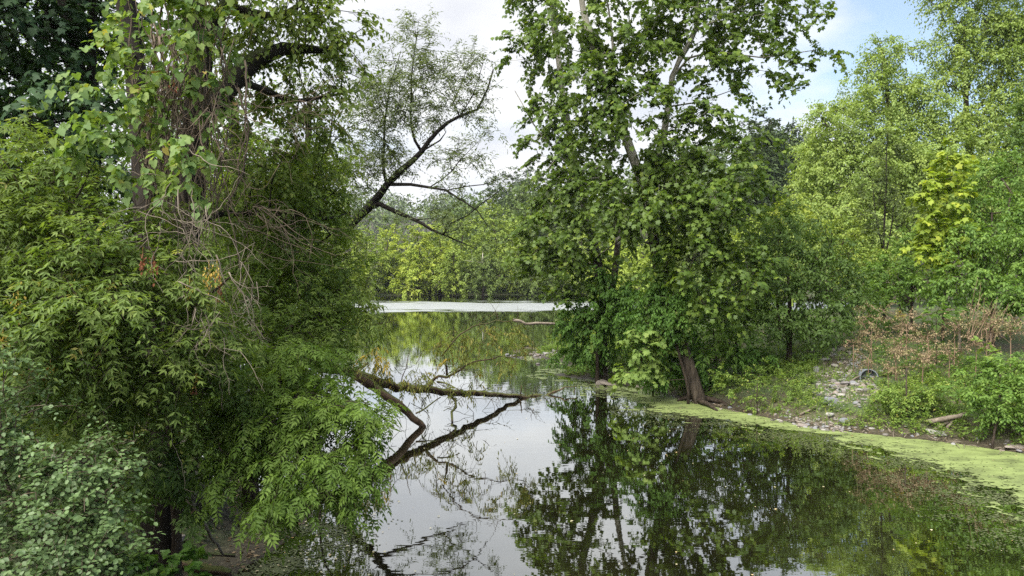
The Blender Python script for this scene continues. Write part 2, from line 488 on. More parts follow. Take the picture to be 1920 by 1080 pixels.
# water: still near the camera, a wind-ruffled strip farther out
m, t, out = new_mat('water')
geo = N(t, 'ShaderNodeNewGeometry')
sp = N(t, 'ShaderNodeSeparateXYZ'); L(t, geo.outputs['Position'], sp.inputs[0])
nw = N(t, 'ShaderNodeTexNoise'); nw.inputs['Scale'].default_value = 1.1; nw.inputs['Detail'].default_value = 3
mp = N(t, 'ShaderNodeMapping'); mp.inputs['Scale'].default_value = (1.0, 2.4, 1); L(t, geo.outputs['Position'], mp.inputs[0]); L(t, mp.outputs[0], nw.inputs['Vector'])
nf = N(t, 'ShaderNodeTexNoise'); nf.inputs['Scale'].default_value = 2.0; nf.inputs['Detail'].default_value = 4
mp2 = N(t, 'ShaderNodeMapping'); mp2.inputs['Scale'].default_value = (1.2, 2.0, 1); L(t, geo.outputs['Position'], mp2.inputs[0]); L(t, mp2.outputs[0], nf.inputs['Vector'])
nl = N(t, 'ShaderNodeTexNoise'); nl.inputs['Scale'].default_value = 1.0; nl.inputs['Detail'].default_value = 8; nl.inputs['Roughness'].default_value = .7; mp3 = N(t, 'ShaderNodeMapping'); mp3.inputs['Scale'].default_value = (.10, .16, 1); L(t, geo.outputs['Position'], mp3.inputs[0]); L(t, mp3.outputs[0], nl.inputs['Vector'])
yy = math_node(t, 'ADD', sp.outputs[1], math_node(t, 'MULTIPLY', math_node(t, 'SUBTRACT', nl.outputs[0], .5), 46))
win = ramp(t, [(.0, 0), (.64, 0), (.69, 1), (.84, 1), (.91, 0)])
L(t, math_node(t, 'DIVIDE', yy, 115.0), win.inputs[0])
b1 = N(t, 'ShaderNodeBump'); b1.inputs['Strength'].default_value = 1; b1.inputs['Distance'].default_value = .0014; L(t, nw.outputs[0], b1.inputs['Height'])
b2 = N(t, 'ShaderNodeBump'); b2.inputs['Distance'].default_value = .20; L(t, nf.outputs[0], b2.inputs['Height'])
nk = N(t, 'ShaderNodeTexNoise'); nk.inputs['Scale'].default_value = 1.0; nk.inputs['Detail'].default_value = 5; nk.inputs['Roughness'].default_value = .7
mp4 = N(t, 'ShaderNodeMapping'); mp4.inputs['Scale'].default_value = (.55, .5, 1); L(t, geo.outputs['Position'], mp4.inputs[0]); L(t, mp4.outputs[0], nk.inputs['Vector'])
L(t, math_node(t, 'MULTIPLY', win.outputs[0], math_node(t, 'MULTIPLY', math_node(t, 'SUBTRACT', nk.outputs[0], .22, clamp=True), 2.6, clamp=True)), b2.inputs['Strength']); L(t, b1.outputs[0], b2.inputs['Normal'])
df = N(t, 'ShaderNodeBsdfDiffuse')
nm = N(t, 'ShaderNodeTexNoise'); nm.inputs['Scale'].default_value = .6; nm.inputs['Detail'].default_value = 5; L(t, geo.outputs['Position'], nm.inputs['Vector'])
wc = ramp(t, [(.35, (.007, .0065, .003)), (.6, (.014, .013, .005)), (.75, (.024, .021, .008))]); L(t, nm.outputs[0], wc.inputs[0]); L(t, wc.outputs[0], df.inputs[0])
gl = N(t, 'ShaderNodeBsdfGlossy'); gl.inputs['Roughness'].default_value = .015; gl.inputs['Color'].default_value = (.95, .97, .96, 1)
L(t, math_node(t, 'MULTIPLY_ADD', win.outputs[0], .30, .012), gl.inputs['Roughness'])
L(t, b2.outputs[0], gl.inputs['Normal'])
lw = N(t, 'ShaderNodeLayerWeight'); lw.inputs[0].default_value = .5; L(t, b1.outputs[0], lw.inputs['Normal'])
fr = ramp(t, [(0, .02), (.5, .18), (.66, .46), (.80, .70), (.92, .86), (1, .97)]); L(t, lw.outputs['Facing'], fr.inputs[0])
ms = N(t, 'ShaderNodeMixShader'); L(t, fr.outputs[0], ms.inputs[0]); L(t, df.outputs[0], ms.inputs[1]); L(t, gl.outputs[0], ms.inputs[2]); L(t, ms.outputs[0], out.inputs[0])
M['water'] = m

# duckweed film
m, t, out = new_mat('duckweed')
tcn = N(t, 'ShaderNodeTexCoord')
na = N(t, 'ShaderNodeTexNoise'); na.inputs['Scale'].default_value = 1.4; na.inputs['Detail'].default_value = 9; na.inputs['Roughness'].default_value = .7
mp = N(t, 'ShaderNodeMapping'); mp.inputs['Scale'].default_value = (1, 2.2, 1); mp.inputs['Rotation'].default_value = (0, 0, .35)
L(t, tcn.outputs['Object'], mp.inputs[0]); L(t, mp.outputs[0], na.inputs['Vector'])
rp = ramp(t, [(.33, (.06, .072, .025)), (.43, (.125, .155, .048)), (.55, (.18, .225, .07)), (.73, (.24, .29, .098))]); L(t, na.outputs[0], rp.inputs[0])
p = N(t, 'ShaderNodeBsdfPrincipled'); p.inputs['Roughness'].default_value = .65; L(t, rp.outputs[0], p.inputs['Base Color'])
b = N(t, 'ShaderNodeBump'); b.inputs['Strength'].default_value = .3; b.inputs['Distance'].default_value = .01; L(t, na.outputs[0], b.inputs['Height']); L(t, b.outputs[0], p.inputs['Normal'])
L(t, p.outputs[0], out.inputs[0])
M['duckweed'] = m

# ------------------------------------------------------------------ ground, water, hills
def axis(lo, a, b, hi, step, grow=1.12):
    core = list(np.arange(a, b, step))
    s = step; v = core[-1]
    while v < hi:
        s *= grow; v += s; core.append(v)
    s = step; v = core[0]; pre = []
    while v > lo:
        s *= grow; v -= s; pre.append(v)
    return np.array(pre[::-1] + core)


def grid_faces(nx, ny):
    i = np.arange(nx - 1)[None, :] + np.arange(ny - 1)[:, None] * nx
    i = i.ravel()
    return np.stack([i, i + 1, i + nx + 1, i + nx], 1)


xs = axis(-1500, -9, 16, 1500, .24); ys = axis(-300, 7.5, 38, 1800, .24)
X, Y = np.meshgrid(xs, ys)
Z = height(X.ravel(), Y.ravel())
me = mesh_of('ground', np.stack([X.ravel(), Y.ravel(), Z], 1), grid_faces(len(xs), len(ys)), M['ground'], smooth=True)
add_attr(me, 'shore', np.clip(wdist(X.ravel(), Y.ravel()), 0, 10))
link('ground', me, kind='structure')
wx = axis(-60, -40, 135, 140, 9); wy = axis(-40, -30, 165, 170, 9)
X, Y = np.meshgrid(wx, wy)
link('water', mesh_of('water', np.stack([X.ravel(), Y.ravel(), X.ravel() * 0], 1), grid_faces(len(wx), len(wy)), M['water']), kind='structure')

# hill profiles seen over the trees: (azimuth x/y ratio, height) at a distance
HILLS = [
    # near wooded hill to the right of the gap
    ('hills', 230, 90, [(-60, -3), (-26, -3), (-18, 6), (-8, 15), (8, 17), (30, 20), (60, 30), (80, 34), (110, 28), (170, 24), (260, 24), (360, 18), (480, 12)]),
    ('hills', 620, 220, [(-700, 40), (-420, 48), (-260, 50), (-170, 50), (-120, 54), (-60, 48), (0, 44), (120, 48), (420, 56), (800, 50), (1200, 40)]),
]


def hill_z(h, x, y):
    _, yc, w, prof = h
    pr = np.array(prof, float)
    top = np.interp(x, pr[:, 0], pr[:, 1]) + (fbm(x / 40, y / 40, 3) - .5) * 10
    return top * np.maximum(0, 1 - ((y - yc) / w) ** 2) ** 1.4 - .6


hx = np.linspace(-700, 900, 90)
for h in HILLS:
    hy = np.linspace(h[1] - h[2], h[1] + h[2], 40)
    if h[1] < 300:
        hx_ = np.linspace(-60, 500, 100)
    else:
        hx_ = hx
    X, Y = np.meshgrid(hx_, hy)
    link('hills', mesh_of('hills', np.stack([X.ravel(), Y.ravel(), hill_z(h, X.ravel(), Y.ravel())], 1), grid_faces(len(hx_), 40), M['ground'], smooth=True), kind='structure')

# ------------------------------------------------------------------ leaf templates (tip +Y, face +Z, unit length)
def fan(pts):
    """pts: outline (x,y,z) with pts[0] the centre"""
    n = len(pts) - 1
    return np.array(pts, float), np.array([[0, i + 1, (i + 1) % n + 1] for i in range(n)])


DIAMOND = (np.array([[0, 0, 0], [.27, .42, .07], [0, 1, -.10], [-.27, .42, .07]], float), np.array([[0, 1, 2], [0, 2, 3]]))
THIN = (np.array([[0, 0, 0], [.13, .4, .02], [0, 1, -.12], [-.13, .4, .02]], float), np.array([[0, 1, 2], [0, 2, 3]]))
ROUND = fan([(0, .5, -.05), (0, 0, 0), (.30, .14, .03), (.42, .5, .06), (.25, .88, 0), (0, 1, -.05), (-.25, .88, 0), (-.42, .5, .06), (-.30, .14, .03)])
ROUND4 = (np.array([[0, 0, 0], [.36, .30, .05], [.28, .78, .02], [0, 1, -.08], [-.28, .78, .02], [-.36, .30, .05]], float), np.array([[0, 1, 2], [0, 2, 3], [0, 3, 4], [0, 4, 5]]))
HEART = fan([(0, .28, -.04), (0, .12, 0), (.25, -.06, .02), (.46, .15, .08), (.50, .42, .05), (.34, .58, .03), (.30, .78, .02), (0, 1.05, -.14), (-.30, .78, .02), (-.34, .58, .03), (-.50, .42, .05), (-.46, .15, .08), (-.25, -.06, .02)])
LOBED = fan([(0, .30, 0), (0, .0, 0), (.30, -.02, .02), (.50, .22, -.05), (.34, .34, .06), (.56, .66, -.08), (.22, .62, .06), (0, 1.05, -.14), (-.22, .62, .06), (-.56, .66, -.08), (-.34, .34, .06), (-.50, .22, -.05), (-.30, -.02, .02)])
LOBED6 = fan([(0, .42, .05), (0, 0, 0), (.46, .06, .0), (.36, .38, .04), (.56, .70, -.08), (.27, .70, .04), (0, 1.05, -.14), (-.27, .70, .04), (-.56, .70, -.08), (-.36, .38, .04), (-.46, .06, .0)])



def compound(pairs, wide=.16, ln=.52, sag=.25, term=.52):
    V = []; Fs = []

    def leaflet(base, ang, l, w, tilt):
        d = np.array([math.sin(ang), math.cos(ang), -tilt]); d /= np.linalg.norm(d)
        s = np.array([math.cos(ang), -math.sin(ang), 0])
        k = len(V)
        V.extend([base, base + d * l * .42 + s * w * l * 1.0 + np.array([0, 0, .03]), base + d * l, base + d * l * .42 - s * w * l * 1.0 + np.array([0, 0, .03]), base + d * l * .45 + np.array([0, 0, -.035])])
        Fs.extend([[k, k + 1, k + 4], [k + 1, k + 2, k + 4], [k + 2, k + 3, k + 4], [k + 3, k, k + 4]])
    for i in range(pairs):
        y = .25 + .42 * i / max(pairs - 1, 1) if pairs > 1 else .4
        b = np.array([0, y, -sag * y * y])
        for sgn in (1, -1):
            leaflet(b, sgn * (1.0 - .25 * i / pairs), ln * (1 - .12 * i), wide, .25 + .15 * sgn * .3)
    leaflet(np.array([0, .62, -sag * .4]), .05, term, wide * 1.15, .35)
    k = len(V)
    V.extend([np.array([-.006, 0, 0]), np.array([.006, 0, 0]), np.array([0, .68, -sag * .45])]); Fs.append([k, k + 1, k + 2])
    return np.array(V, float), np.array(Fs)


ELDER = compound(2, wide=.145)
ELDER7 = compound(3, wide=.15, ln=.46, sag=.3)
ELDER3 = compound(1, wide=.2, ln=.55)
SUMAC = compound(6, wide=.13, ln=.30, sag=.35, term=.28)


def place(tpl, pos, T, Nn, s):
    V, Fc = tpl
    T = nrm(T)
    Nn = nrm(Nn - (Nn * T).sum(-1, keepdims=True) * T)
    Xd = np.cross(T, Nn)
    n = len(pos)
    W = (V[None, :, 0:1] * Xd[:, None, :] + V[None, :, 1:2] * T[:, None, :] + V[None, :, 2:3] * Nn[:, None, :]) * s[:, None, None] + pos[:, None, :]
    FF = Fc[None] + (np.arange(n) * len(V))[:, None, None]
    return W.reshape(-1, 3), FF.reshape(-1, Fc.shape[1]), len(V)


def tube(pts, rad, sides, cap=True, rough=0.0):
    pts = np.asarray(pts, float); k = len(pts)
    t = np.gradient(pts, axis=0); t = nrm(t)
    ref = np.array([0.31, 0.17, 1.0]); ref /= np.linalg.norm(ref)
    a = nrm(np.cross(t, ref) + 1e-6); b = np.cross(t, a)
    an = np.arange(sides) / sides * 2 * np.pi
    rr = np.repeat(np.asarray(rad, float)[:, None], sides, 1)
    if rough:
        rr = rr * (1 + rough * (rng.random((k, sides)) - .5) + rough * .8 * np.sin(an * 3 + rng.random() * 6)[None])
    V = pts[:, None, :] + rr[:, :, None] * (np.cos(an)[None, :, None] * a[:, None, :] + np.sin(an)[None, :, None] * b[:, None, :])
    V = V.reshape(-1, 3)
    i = np.arange(sides)[None, :]; j = np.arange(k - 1)[:, None] * sides
    q0 = (j + i).ravel(); q1 = (j + (i + 1) % sides).ravel()
    Fs = np.concatenate([np.stack([q0, q1, q1 + sides], 1), np.stack([q0, q1 + sides, q0 + sides], 1)])
    if cap:
        c = len(V)
        V = np.concatenate([V, pts[-1:] + t[-1:] * rad[-1] * .5, pts[:1]])
        e = (k - 1) * sides
        ii = np.arange(sides)
        Fs = np.concatenate([Fs, np.stack([e + ii, e + (ii + 1) % sides, np.full(sides, c)], 1), np.stack([(ii + 1) % sides, ii, np.full(sides, c + 1)], 1)])
    return V, Fs


def join(parts):
    Vs, Fs, o = [], [], 0
    for V, f in parts:
        Vs.append(V); Fs.append(f + o); o += len(V)
    return np.concatenate(Vs), np.concatenate(Fs)


def smooth_path(pts, step, jit=0.0):
    pts = np.asarray(pts, float)
    if len(pts) < 2:
        return pts
    p = np.concatenate([[2 * pts[0] - pts[1]], pts, [2 * pts[-1] - pts[-2]]])
    out = []
    for i in range(1, len(p) - 2):
        seg = np.linalg.norm(p[i + 1] - p[i]); n = max(1, int(round(seg / step)))
        for k in range(n):
            u = k / n
            out.append(.5 * ((2 * p[i]) + (-p[i - 1] + p[i + 1]) * u + (2 * p[i - 1] - 5 * p[i] + 4 * p[i + 1] - p[i + 2]) * u * u + (-p[i - 1] + 3 * p[i] - 3 * p[i + 1] + p[i + 2]) * u ** 3))
    out.append(pts[-1])
    out = np.array(out)
    if jit:
        out[1:-1] += rng.normal(0, jit, out[1:-1].shape)
    return out


def grow(paths, targets, step, rtip, jit=.12, up=.25):
    pos = []; par = []; rmin = []; plen = []; main = []
    for k, (pts, (r0, r1)) in enumerate(paths):
        sp_ = smooth_path(pts, step, jit * .15 * step)
        if k == 0:
            prev = -1; st = 0
        else:
            A = np.array(pos); prev = int(np.argmin(np.linalg.norm(A - sp_[0], axis=1))); st = 0 if np.linalg.norm(A[prev] - sp_[0]) > .25 * step else 1
        n = len(sp_)
        for i in range(st, n):
            pos.append(sp_[i]); par.append(prev); rmin.append(r0 + (r1 - r0) * (i / max(n - 1, 1)) ** .9)
            plen.append(0 if prev < 0 else plen[prev] + np.linalg.norm(sp_[i] - pos[prev])); main.append(k)
            prev = len(pos) - 1
    base = np.array(pos)
    if len(targets):
        dmin = np.array([np.linalg.norm(base - t, axis=1).min() for t in targets])
        BA = np.zeros((60000, 3)); BL = np.zeros(60000); nb = len(pos)
        BA[:nb] = base; BL[:nb] = plen
        for ti in np.argsort(dmin):
            t_ = targets[ti]
            if len(pos) > nb:
                BA[nb:len(pos)] = pos[nb:]; BL[nb:len(pos)] = plen[nb:]; nb = len(pos)
            A = BA[:nb]
            dv = t_ - A; dist = np.sqrt((dv * dv).sum(1))
            cost = dist + .12 * BL[:nb] + np.maximum(-dv[:, 2], 0) * .5
            cost[:max(1, int(len(paths[0][0]) * .3))] += 1.0
            b_ = int(np.argmin(cost)); q = A[b_].copy()
            ln = dist[b_]; n = max(1, int(round(ln / step)))
            side = rng.normal(0, 1, 3) * jit * ln * .5
            prev = b_
            for i in range(1, n + 1):
                u = i / n
                x = q + (t_ - q) * u + (side + np.array([0, 0, up * ln * .5])) * (u * (1 - u)) * 1.2
                if i < n:
                    x = x + rng.normal(0, jit * step * .4, 3)
                pos.append(x); par.append(prev); rmin.append(rtip); plen.append(plen[prev] + np.linalg.norm(x - pos[prev])); main.append(-1)
                prev = len(pos) - 1
    n = len(pos); pos = np.array(pos); par = np.array(par)
    cnt = np.zeros(n); kids = [[] for _ in range(n)]
    for i in range(n):
        if par[i] >= 0:
            kids[par[i]].append(i)
    for i in range(n - 1, -1, -1):
        if not kids[i]:
            cnt[i] = 1
        if par[i] >= 0:
            cnt[par[i]] += cnt[i]
    r = np.maximum(rtip * cnt ** .42, np.array(rmin))
    # never thicker than the parent
    for i in range(1, n):
        if par[i] >= 0:
            r[i] = min(r[i], r[par[i]])
    chains = []
    stack = [(0, -1)]
    while stack:
        s_, p_ = stack.pop()
        ch = [] if p_ < 0 else [p_]
        c = s_
        while True:
            ch.append(c)
            if not kids[c]:
                break
            ks = sorted(kids[c], key=lambda q: (-(main[q] == main[c] and main[q] >= 0), -r[q], -cnt[q]))
            for o_ in ks[1:]:
                stack.append((o_, c))
            c = ks[0]
        rr = r[ch].copy()
        if p_ >= 0:
            rr[0] = rr[1] * 1.15
        chains.append((pos[ch], rr))
    return chains


def sprays(C, O, ntw, Lt, k, size, spread=.6, up=.1, droop=.25, nrand=.5, tipdown=.25, var=.35):
    n = len(C)
    c = np.repeat(C, ntw, 0); o = np.repeat(O, ntw, 0); idx = np.repeat(np.arange(n), ntw)
    d = nrm(o + rng.normal(0, spread, c.shape) + np.array([0, 0, up]))
    ln = Lt * (.6 + .7 * rng.random(len(c)))
    st = c - d * ln[:, None] * .35 + rng.normal(0, .12 * Lt, c.shape)
    tt = np.linspace(.12, 1, k)
    pos = st[:, None, :] + d[:, None, :] * (ln[:, None] * tt[None])[:, :, None]
    pos[:, :, 2] -= droop * (ln[:, None] * tt[None] ** 2)
    dl = d[:, None, :] + np.array([0, 0, -1.0]) * (2 * droop * tt)[None, :, None]
    side = nrm(np.cross(d, np.array([0, 0, 1.0])) + 1e-5)
    sg = np.where(np.arange(k) % 2 == 0, 1.0, -1.0); sw = np.where(tt > .97, .2, .95)
    T = nrm(dl * .55 + side[:, None, :] * (sg * sw)[None, :, None] + np.array([0, 0, -tipdown]) + rng.normal(0, .28, pos.shape))
    Nn = np.array([0, 0, 1.0]) + rng.normal(0, nrand, pos.shape) + .35 * d[:, None, :]
    s = size * (1 - var / 2 + var * rng.random(pos.shape[:2]))
    ends = st + d * ln[:, None]; ends[:, 2] -= droop * ln
    mids = st + d * ln[:, None] * .5; mids[:, 2] -= droop * ln * .25
    return pos.reshape(-1, 3), T.reshape(-1, 3), Nn.reshape(-1, 3), s.ravel(), np.repeat(idx, k), (st, mids, ends)


def fill_blobs(blobs, dens, shell=.45):
    """blobs: (px,py,d,rx_px,ry_px[,rd_m[,density factor]]) -> clump centres and outward directions"""
    C = []; O = []
    for b_ in blobs:
        px, py, d, rx, ry = b_[:5]
        rxm, rym = rx / F * d, ry / F * d
        rd = b_[5] if len(b_) > 5 and b_[5] else (rxm + rym) / 2
        f = b_[6] if len(b_) > 6 else 1.0
        n = max(1, int(round(dens * f * rx * ry / 1000)))
        u = nrm(rng.normal(0, 1, (n, 3)))
        r = (shell + (1 - shell) * rng.random(n) ** .6)[:, None] * (1 + .22 * rng.normal(0, 1, (n, 1)))
        off = u * r * np.array([rxm, rd, rym])
        C.append(P(px, py, d) + off)
        O.append(nrm(u * np.array([1, 1, .8])))
    return np.concatenate(C), np.concatenate(O)


def project(pos):
    v = pos - CP
    z = v @ FWD
    return 960 + F * v[:, 0] / z, 540 - F * (v @ UPV) / z, z


VAR = {}


def leaf_variants(key, tpl, mat):
    if key not in VAR:
        out_ = []
        for i in range(3):
            V = tpl[0].copy()
            V = V + rng.normal(0, .02, V.shape)
            V[:, 2] += (-.12 + .1 * i) * V[:, 1] ** 2
            out_.append(mesh_of('leaf', V, tpl[1], mat, rnd=np.full(len(V), .33 * i), clump=np.full(len(V), .25)))
        VAR[key] = out_
    return VAR[key]


def foliage(th, pos, T, Nn, s, idx, tpl, mat, key, nparts=0, name='crown', crnd=None):
    nc = idx.max() + 1
    cr = rng.random(nc) if crnd is None else crnd
    if nparts:
        px, py, z = project(pos)
        okv = np.where((px > -10) & (px < 1930) & (py > -10) & (py < 1090), z, 1e9)
        sel = np.argsort(okv)[:nparts]
        sel = sel[okv[sel] < 1e8]
        keep = np.ones(len(pos), bool); keep[sel] = False
        var = leaf_variants(key, tpl, mat)
        Tn = nrm(T[sel]); Nx = nrm(Nn[sel] - (Nn[sel] * Tn).sum(-1, keepdims=True) * Tn); Xd = np.cross(Tn, Nx)
        R = np.stack([Xd, Tn, Nx], -1)
        for i, q in enumerate(sel):
            th.piece('leaf', var[i % 3], pos[q], R[i], float(s[q]))
        pos, T, Nn, s, idx = pos[keep], T[keep], Nn[keep], s[keep], idx[keep]
    V, Fs, nv = place(tpl, pos, T, Nn, s)
    th.part(name, V, Fs, mat, kind='stuff', rnd=np.repeat(rng.random(len(pos)), nv), clump=np.repeat(cr[idx], nv))


def px_w(r, p):
    z = max((p - CP) @ FWD, .5)
    return 2 * r / z * F


# how thick the foliage of each kind is
DM = dict(sycamore=2.15, silver_maple=6.0, far_tree=2.8, box_elder=2.9, large_bush=2.4, ivy_thicket=2.2, vine_wrapped_tree=1.7, willow=5.6, willow_shrub=1.8,
          shrub_thicket=2.2, light_bush=2.4, background_tree=2.6, backing_tree=1.7, hill_tree=1.3, slender_tree=2.4, low_shrub=1.5, yellow_sapling=2.0,
          dark_maple=1.7, sumac=2.0, young_sycamore=1.7, vine_draped_bush=2.0, dark_edge_tree=2.4, round_leaved_shrub=1.25, dark_trunk_tree=1.8)


def tree(name, label, cat, trunk, r, limbs=(), blobs=(), dens=1.0, tpl=DIAMOND, size=.1, mat='far_green', bark='bark_dark',
         ntw=4, Lt=.5, k=6, nparts=0, tw=False, step=.5, rtip=.008, group=None, spray={}, shell=.45, tdir=None, key=None, ground=True, jit=.14, maxlimbs=14, woodfrac=1.0, extra=None):
    tp = [P(*q) for q in trunk]
    if ground:
        g = tp[0].copy(); gz = ground_z(g[0], g[1])
        if tp[0][2] > gz + .05:
            g[2] = gz - .15
            tp = [g] + tp
        else:
            tp[0][2] = gz - .15
    base = tp[0]
    th = Thing(name, label, cat, base, group)
    dens = dens * DM.get(name, 1.0)
    C, O = fill_blobs(blobs, dens, shell) if blobs else (np.zeros((0, 3)), np.zeros((0, 3)))
    if len(C):
        # keep foliage above ground and water
        gz = np.maximum(height(C[:, 0], C[:, 1]), 0.0) + .12
        C[:, 2] = np.maximum(C[:, 2], gz)
    paths = [(np.array(tp), r)] + [(np.array([P(*q) for q in pts]), rr) for pts, rr in limbs]
    woodfrac = min(woodfrac, 420 / max(len(C), 1))
    tg = C if woodfrac >= 1 else C[rng.permutation(len(C))[:int(len(C) * woodfrac)]]
    chains = grow(paths, tg, step, rtip, jit=jit)
    V, Fs = tube(chains[0][0], chains[0][1], 14, rough=.10)
    # flare at the foot
    fl = 1 + .7 * np.exp(-np.maximum(V[:, 2] - base[2], 0) / (r[0] * 2.2))
    ax = base[:2] + (V[:, :2] - base[:2])
    near = np.exp(-np.linalg.norm(V - base, axis=1) / (r[0] * 2.5))
    V[:, :2] += (V[:, :2] - base[:2]) * near[:, None] * (.12 + .22 * np.sin(np.arctan2(V[:, 1] - base[1], V[:, 0] - base[0]) * 5))[:, None]
    th.part('trunk', V, Fs, M[bark], smooth=True)
    rest = []
    rk = sorted(chains[1:], key=lambda c: -px_w(c[1][0], c[0][0]))
    for j, (cp, cr) in enumerate(rk):
        w = px_w(cr[0], cp[0])
        sd_ = 3 if w < 6 else (5 if w < 14 else 9)
        tv = tube(cp, cr, sd_, cap=w > 6)
        if j < maxlimbs and w > 5:
            th.part('branch', tv[0], tv[1], M[bark], smooth=True)
        else:
            rest.append(tv)
    if len(C):
        sp_ = dict(spread=.6, up=.1, droop=.25, nrand=.5, tipdown=.25); sp_.update(spray)
        if tdir is not None:
            O = nrm(O * .6 + np.array(tdir))
        pos, T, Nn, s, idx, (a, m_, e) = sprays(C, O, ntw, Lt, k, size, **sp_)
        if tw:
            for i in range(0, len(a), 1 if len(a) < 1500 else 2):
                rest.append(tube(np.array([a[i], e[i]]), np.array([rtip * .6, rtip * .25]), 3, cap=False))
        foliage(th, pos, T, Nn, s, idx, tpl, M[mat], key or mat, nparts)
    if rest:
        V, Fs = join(rest)
        th.part('twigs', V, Fs, M[bark], kind='stuff', smooth=True)
    return th

# ================================================================== FAR HILLS AND FAR SHORE
def hill_forest(h, xr, n, size):
    x = rng.uniform(xr[0], xr[1], n); y = h[1] + rng.uniform(-.97, .12, n) * h[2]
    z = hill_z(h, x, y)
    k = z > 0
    x, y, z = x[k], y[k], z[k]
    hh = size * (1.2 + 1.2 * rng.random(len(x)))
    return np.stack([x, y, z + hh * .55], 1), hh


def crown_cloud(C, hh, per, leaf, mat, name, label=None):
    """round crowns of leafy tufts"""
    n = len(C)
    u = nrm(rng.normal(0, 1, (n * per, 3)) + np.array([0, -.25, .35]))
    c = np.repeat(C, per, 0); h_ = np.repeat(hh, per)
    lump = 1 + .25 * np.sin(u[:, 0] * 7 + c[:, 0]) * np.cos(u[:, 2] * 8 + c[:, 1])
    pos = c + u * (h_ * .52 * (.75 + .3 * rng.random(n * per)) * lump)[:, None]
    T = nrm(u + rng.normal(0, .5, u.shape) + np.array([0, 0, -.4]))
    Nn = u * .6 + rng.normal(0, .5, u.shape) + np.array([0, 0, .8])
    s = leaf * (.7 + .6 * rng.random(len(pos)))
    V, Fs, nv = place(DIAMOND, pos, T, Nn, s * 1.2)
    cl = rng.random(n)
    return V, Fs, np.repeat(rng.random(len(pos)), nv), np.repeat(np.repeat(cl, per), nv)


C, hh = hill_forest(HILLS[1], (-420, 400), 620, 8)
V, Fs, r_, c_ = crown_cloud(C, hh, 90, 2.2, None, None)
o = link('forest', mesh_of('forest', V, Fs, M['hill_leaf'], rnd=r_, clump=c_), kind='stuff')
C, hh = hill_forest(HILLS[0], (-24, 200), 260, 6)
V, Fs, r_, c_ = crown_cloud(C, hh, 200, 1.1, None, None)
o = link('forest', mesh_of('forest', V, Fs, M['hill_leaf'], rnd=r_, clump=c_), kind='stuff')

# individual trees that stand out on the near hill
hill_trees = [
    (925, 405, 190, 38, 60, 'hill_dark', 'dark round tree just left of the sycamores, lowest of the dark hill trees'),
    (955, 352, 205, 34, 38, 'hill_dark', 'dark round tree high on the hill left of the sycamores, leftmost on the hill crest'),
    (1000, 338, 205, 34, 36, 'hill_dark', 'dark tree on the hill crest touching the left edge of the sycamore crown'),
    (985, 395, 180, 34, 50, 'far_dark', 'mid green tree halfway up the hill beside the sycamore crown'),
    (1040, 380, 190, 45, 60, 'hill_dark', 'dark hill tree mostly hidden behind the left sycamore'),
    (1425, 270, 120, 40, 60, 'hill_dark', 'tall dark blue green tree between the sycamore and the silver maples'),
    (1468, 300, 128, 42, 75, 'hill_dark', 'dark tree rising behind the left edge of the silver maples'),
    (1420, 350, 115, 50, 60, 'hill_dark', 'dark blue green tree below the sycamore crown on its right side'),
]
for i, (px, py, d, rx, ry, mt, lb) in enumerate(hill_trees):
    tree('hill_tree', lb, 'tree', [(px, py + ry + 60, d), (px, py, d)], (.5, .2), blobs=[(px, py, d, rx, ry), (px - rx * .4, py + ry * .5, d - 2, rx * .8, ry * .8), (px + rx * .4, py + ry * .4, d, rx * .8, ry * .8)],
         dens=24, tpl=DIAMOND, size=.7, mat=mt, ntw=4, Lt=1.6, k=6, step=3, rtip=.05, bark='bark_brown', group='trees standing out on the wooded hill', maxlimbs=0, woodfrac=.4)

# far shore trees across the water
far = [
    # px, top y, width px, d, material, label
    (590, 425, 50, 128, 'far_green', 'mid green tree on the far shore behind the left bank foliage'),
    (640, 415, 55, 132, 'far_green', 'pale green tree on the far shore just left of the open water'),
    (688, 425, 44, 127, 'far_green', 'feathery green tree at the left end of the visible far shore'),
    (728, 418, 40, 133, 'far_yellow', 'light yellow green tree second from the left on the far shore'),
    (742, 395, 44, 150, 'far_dark', 'dull green tree rising behind the yellow green row on the far shore'),
    (783, 420, 48, 130, 'far_yellow', 'brightest yellow tree on the far shore, with a broad two lobed crown'),
    (765, 490, 36, 125, 'far_yellow', 'low bushy yellow tree leaning over the far water edge'),
    (824, 418, 40, 131, 'far_yellow', 'tall yellow green tree right of the brightest yellow tree on the far shore'),
    (850, 455, 40, 127, 'far_green', 'mid green tree low in the middle of the far shore'),
    (868, 400, 50, 140, 'far_green', 'tall soft green tree rising behind the middle of the far shore'),
    (925, 378, 52, 136, 'far_green', 'tallest light green tree on the far shore, below the dark hill'),
    (905, 455, 46, 126, 'far_dark', 'dark leaning tree with a bare forked trunk on the far shore'),
    (968, 405, 46, 133, 'far_green', 'broad light green tree on the far shore beside the sycamore leaves'),
    (1000, 470, 42, 127, 'far_dark', 'low grey green willow on the far shore at the sycamore edge'),
    (1040, 440, 50, 130, 'far_dark', 'dark green far shore tree seen through the sycamore leaves'),
    (1090, 430, 60, 128, 'far_green', 'green far shore tree behind the left sycamore trunks'),
    (1160, 445, 44, 90, 'far_yellow', 'light yellow green tree seen in the gap between the sycamore trunks'),
    (1205, 460, 50, 84, 'far_green', 'bright green tree seen between the two sycamore trunks'),
    (1260, 420, 60, 80, 'far_green', 'green tree behind the leaning sycamore trunk'),
    (1330, 400, 70, 76, 'far_dark', 'dark green tree behind the right side of the sycamore crown'),
    (1410, 400, 60, 70, 'far_green', 'green tree behind the deep green bush on the right bank'),
]
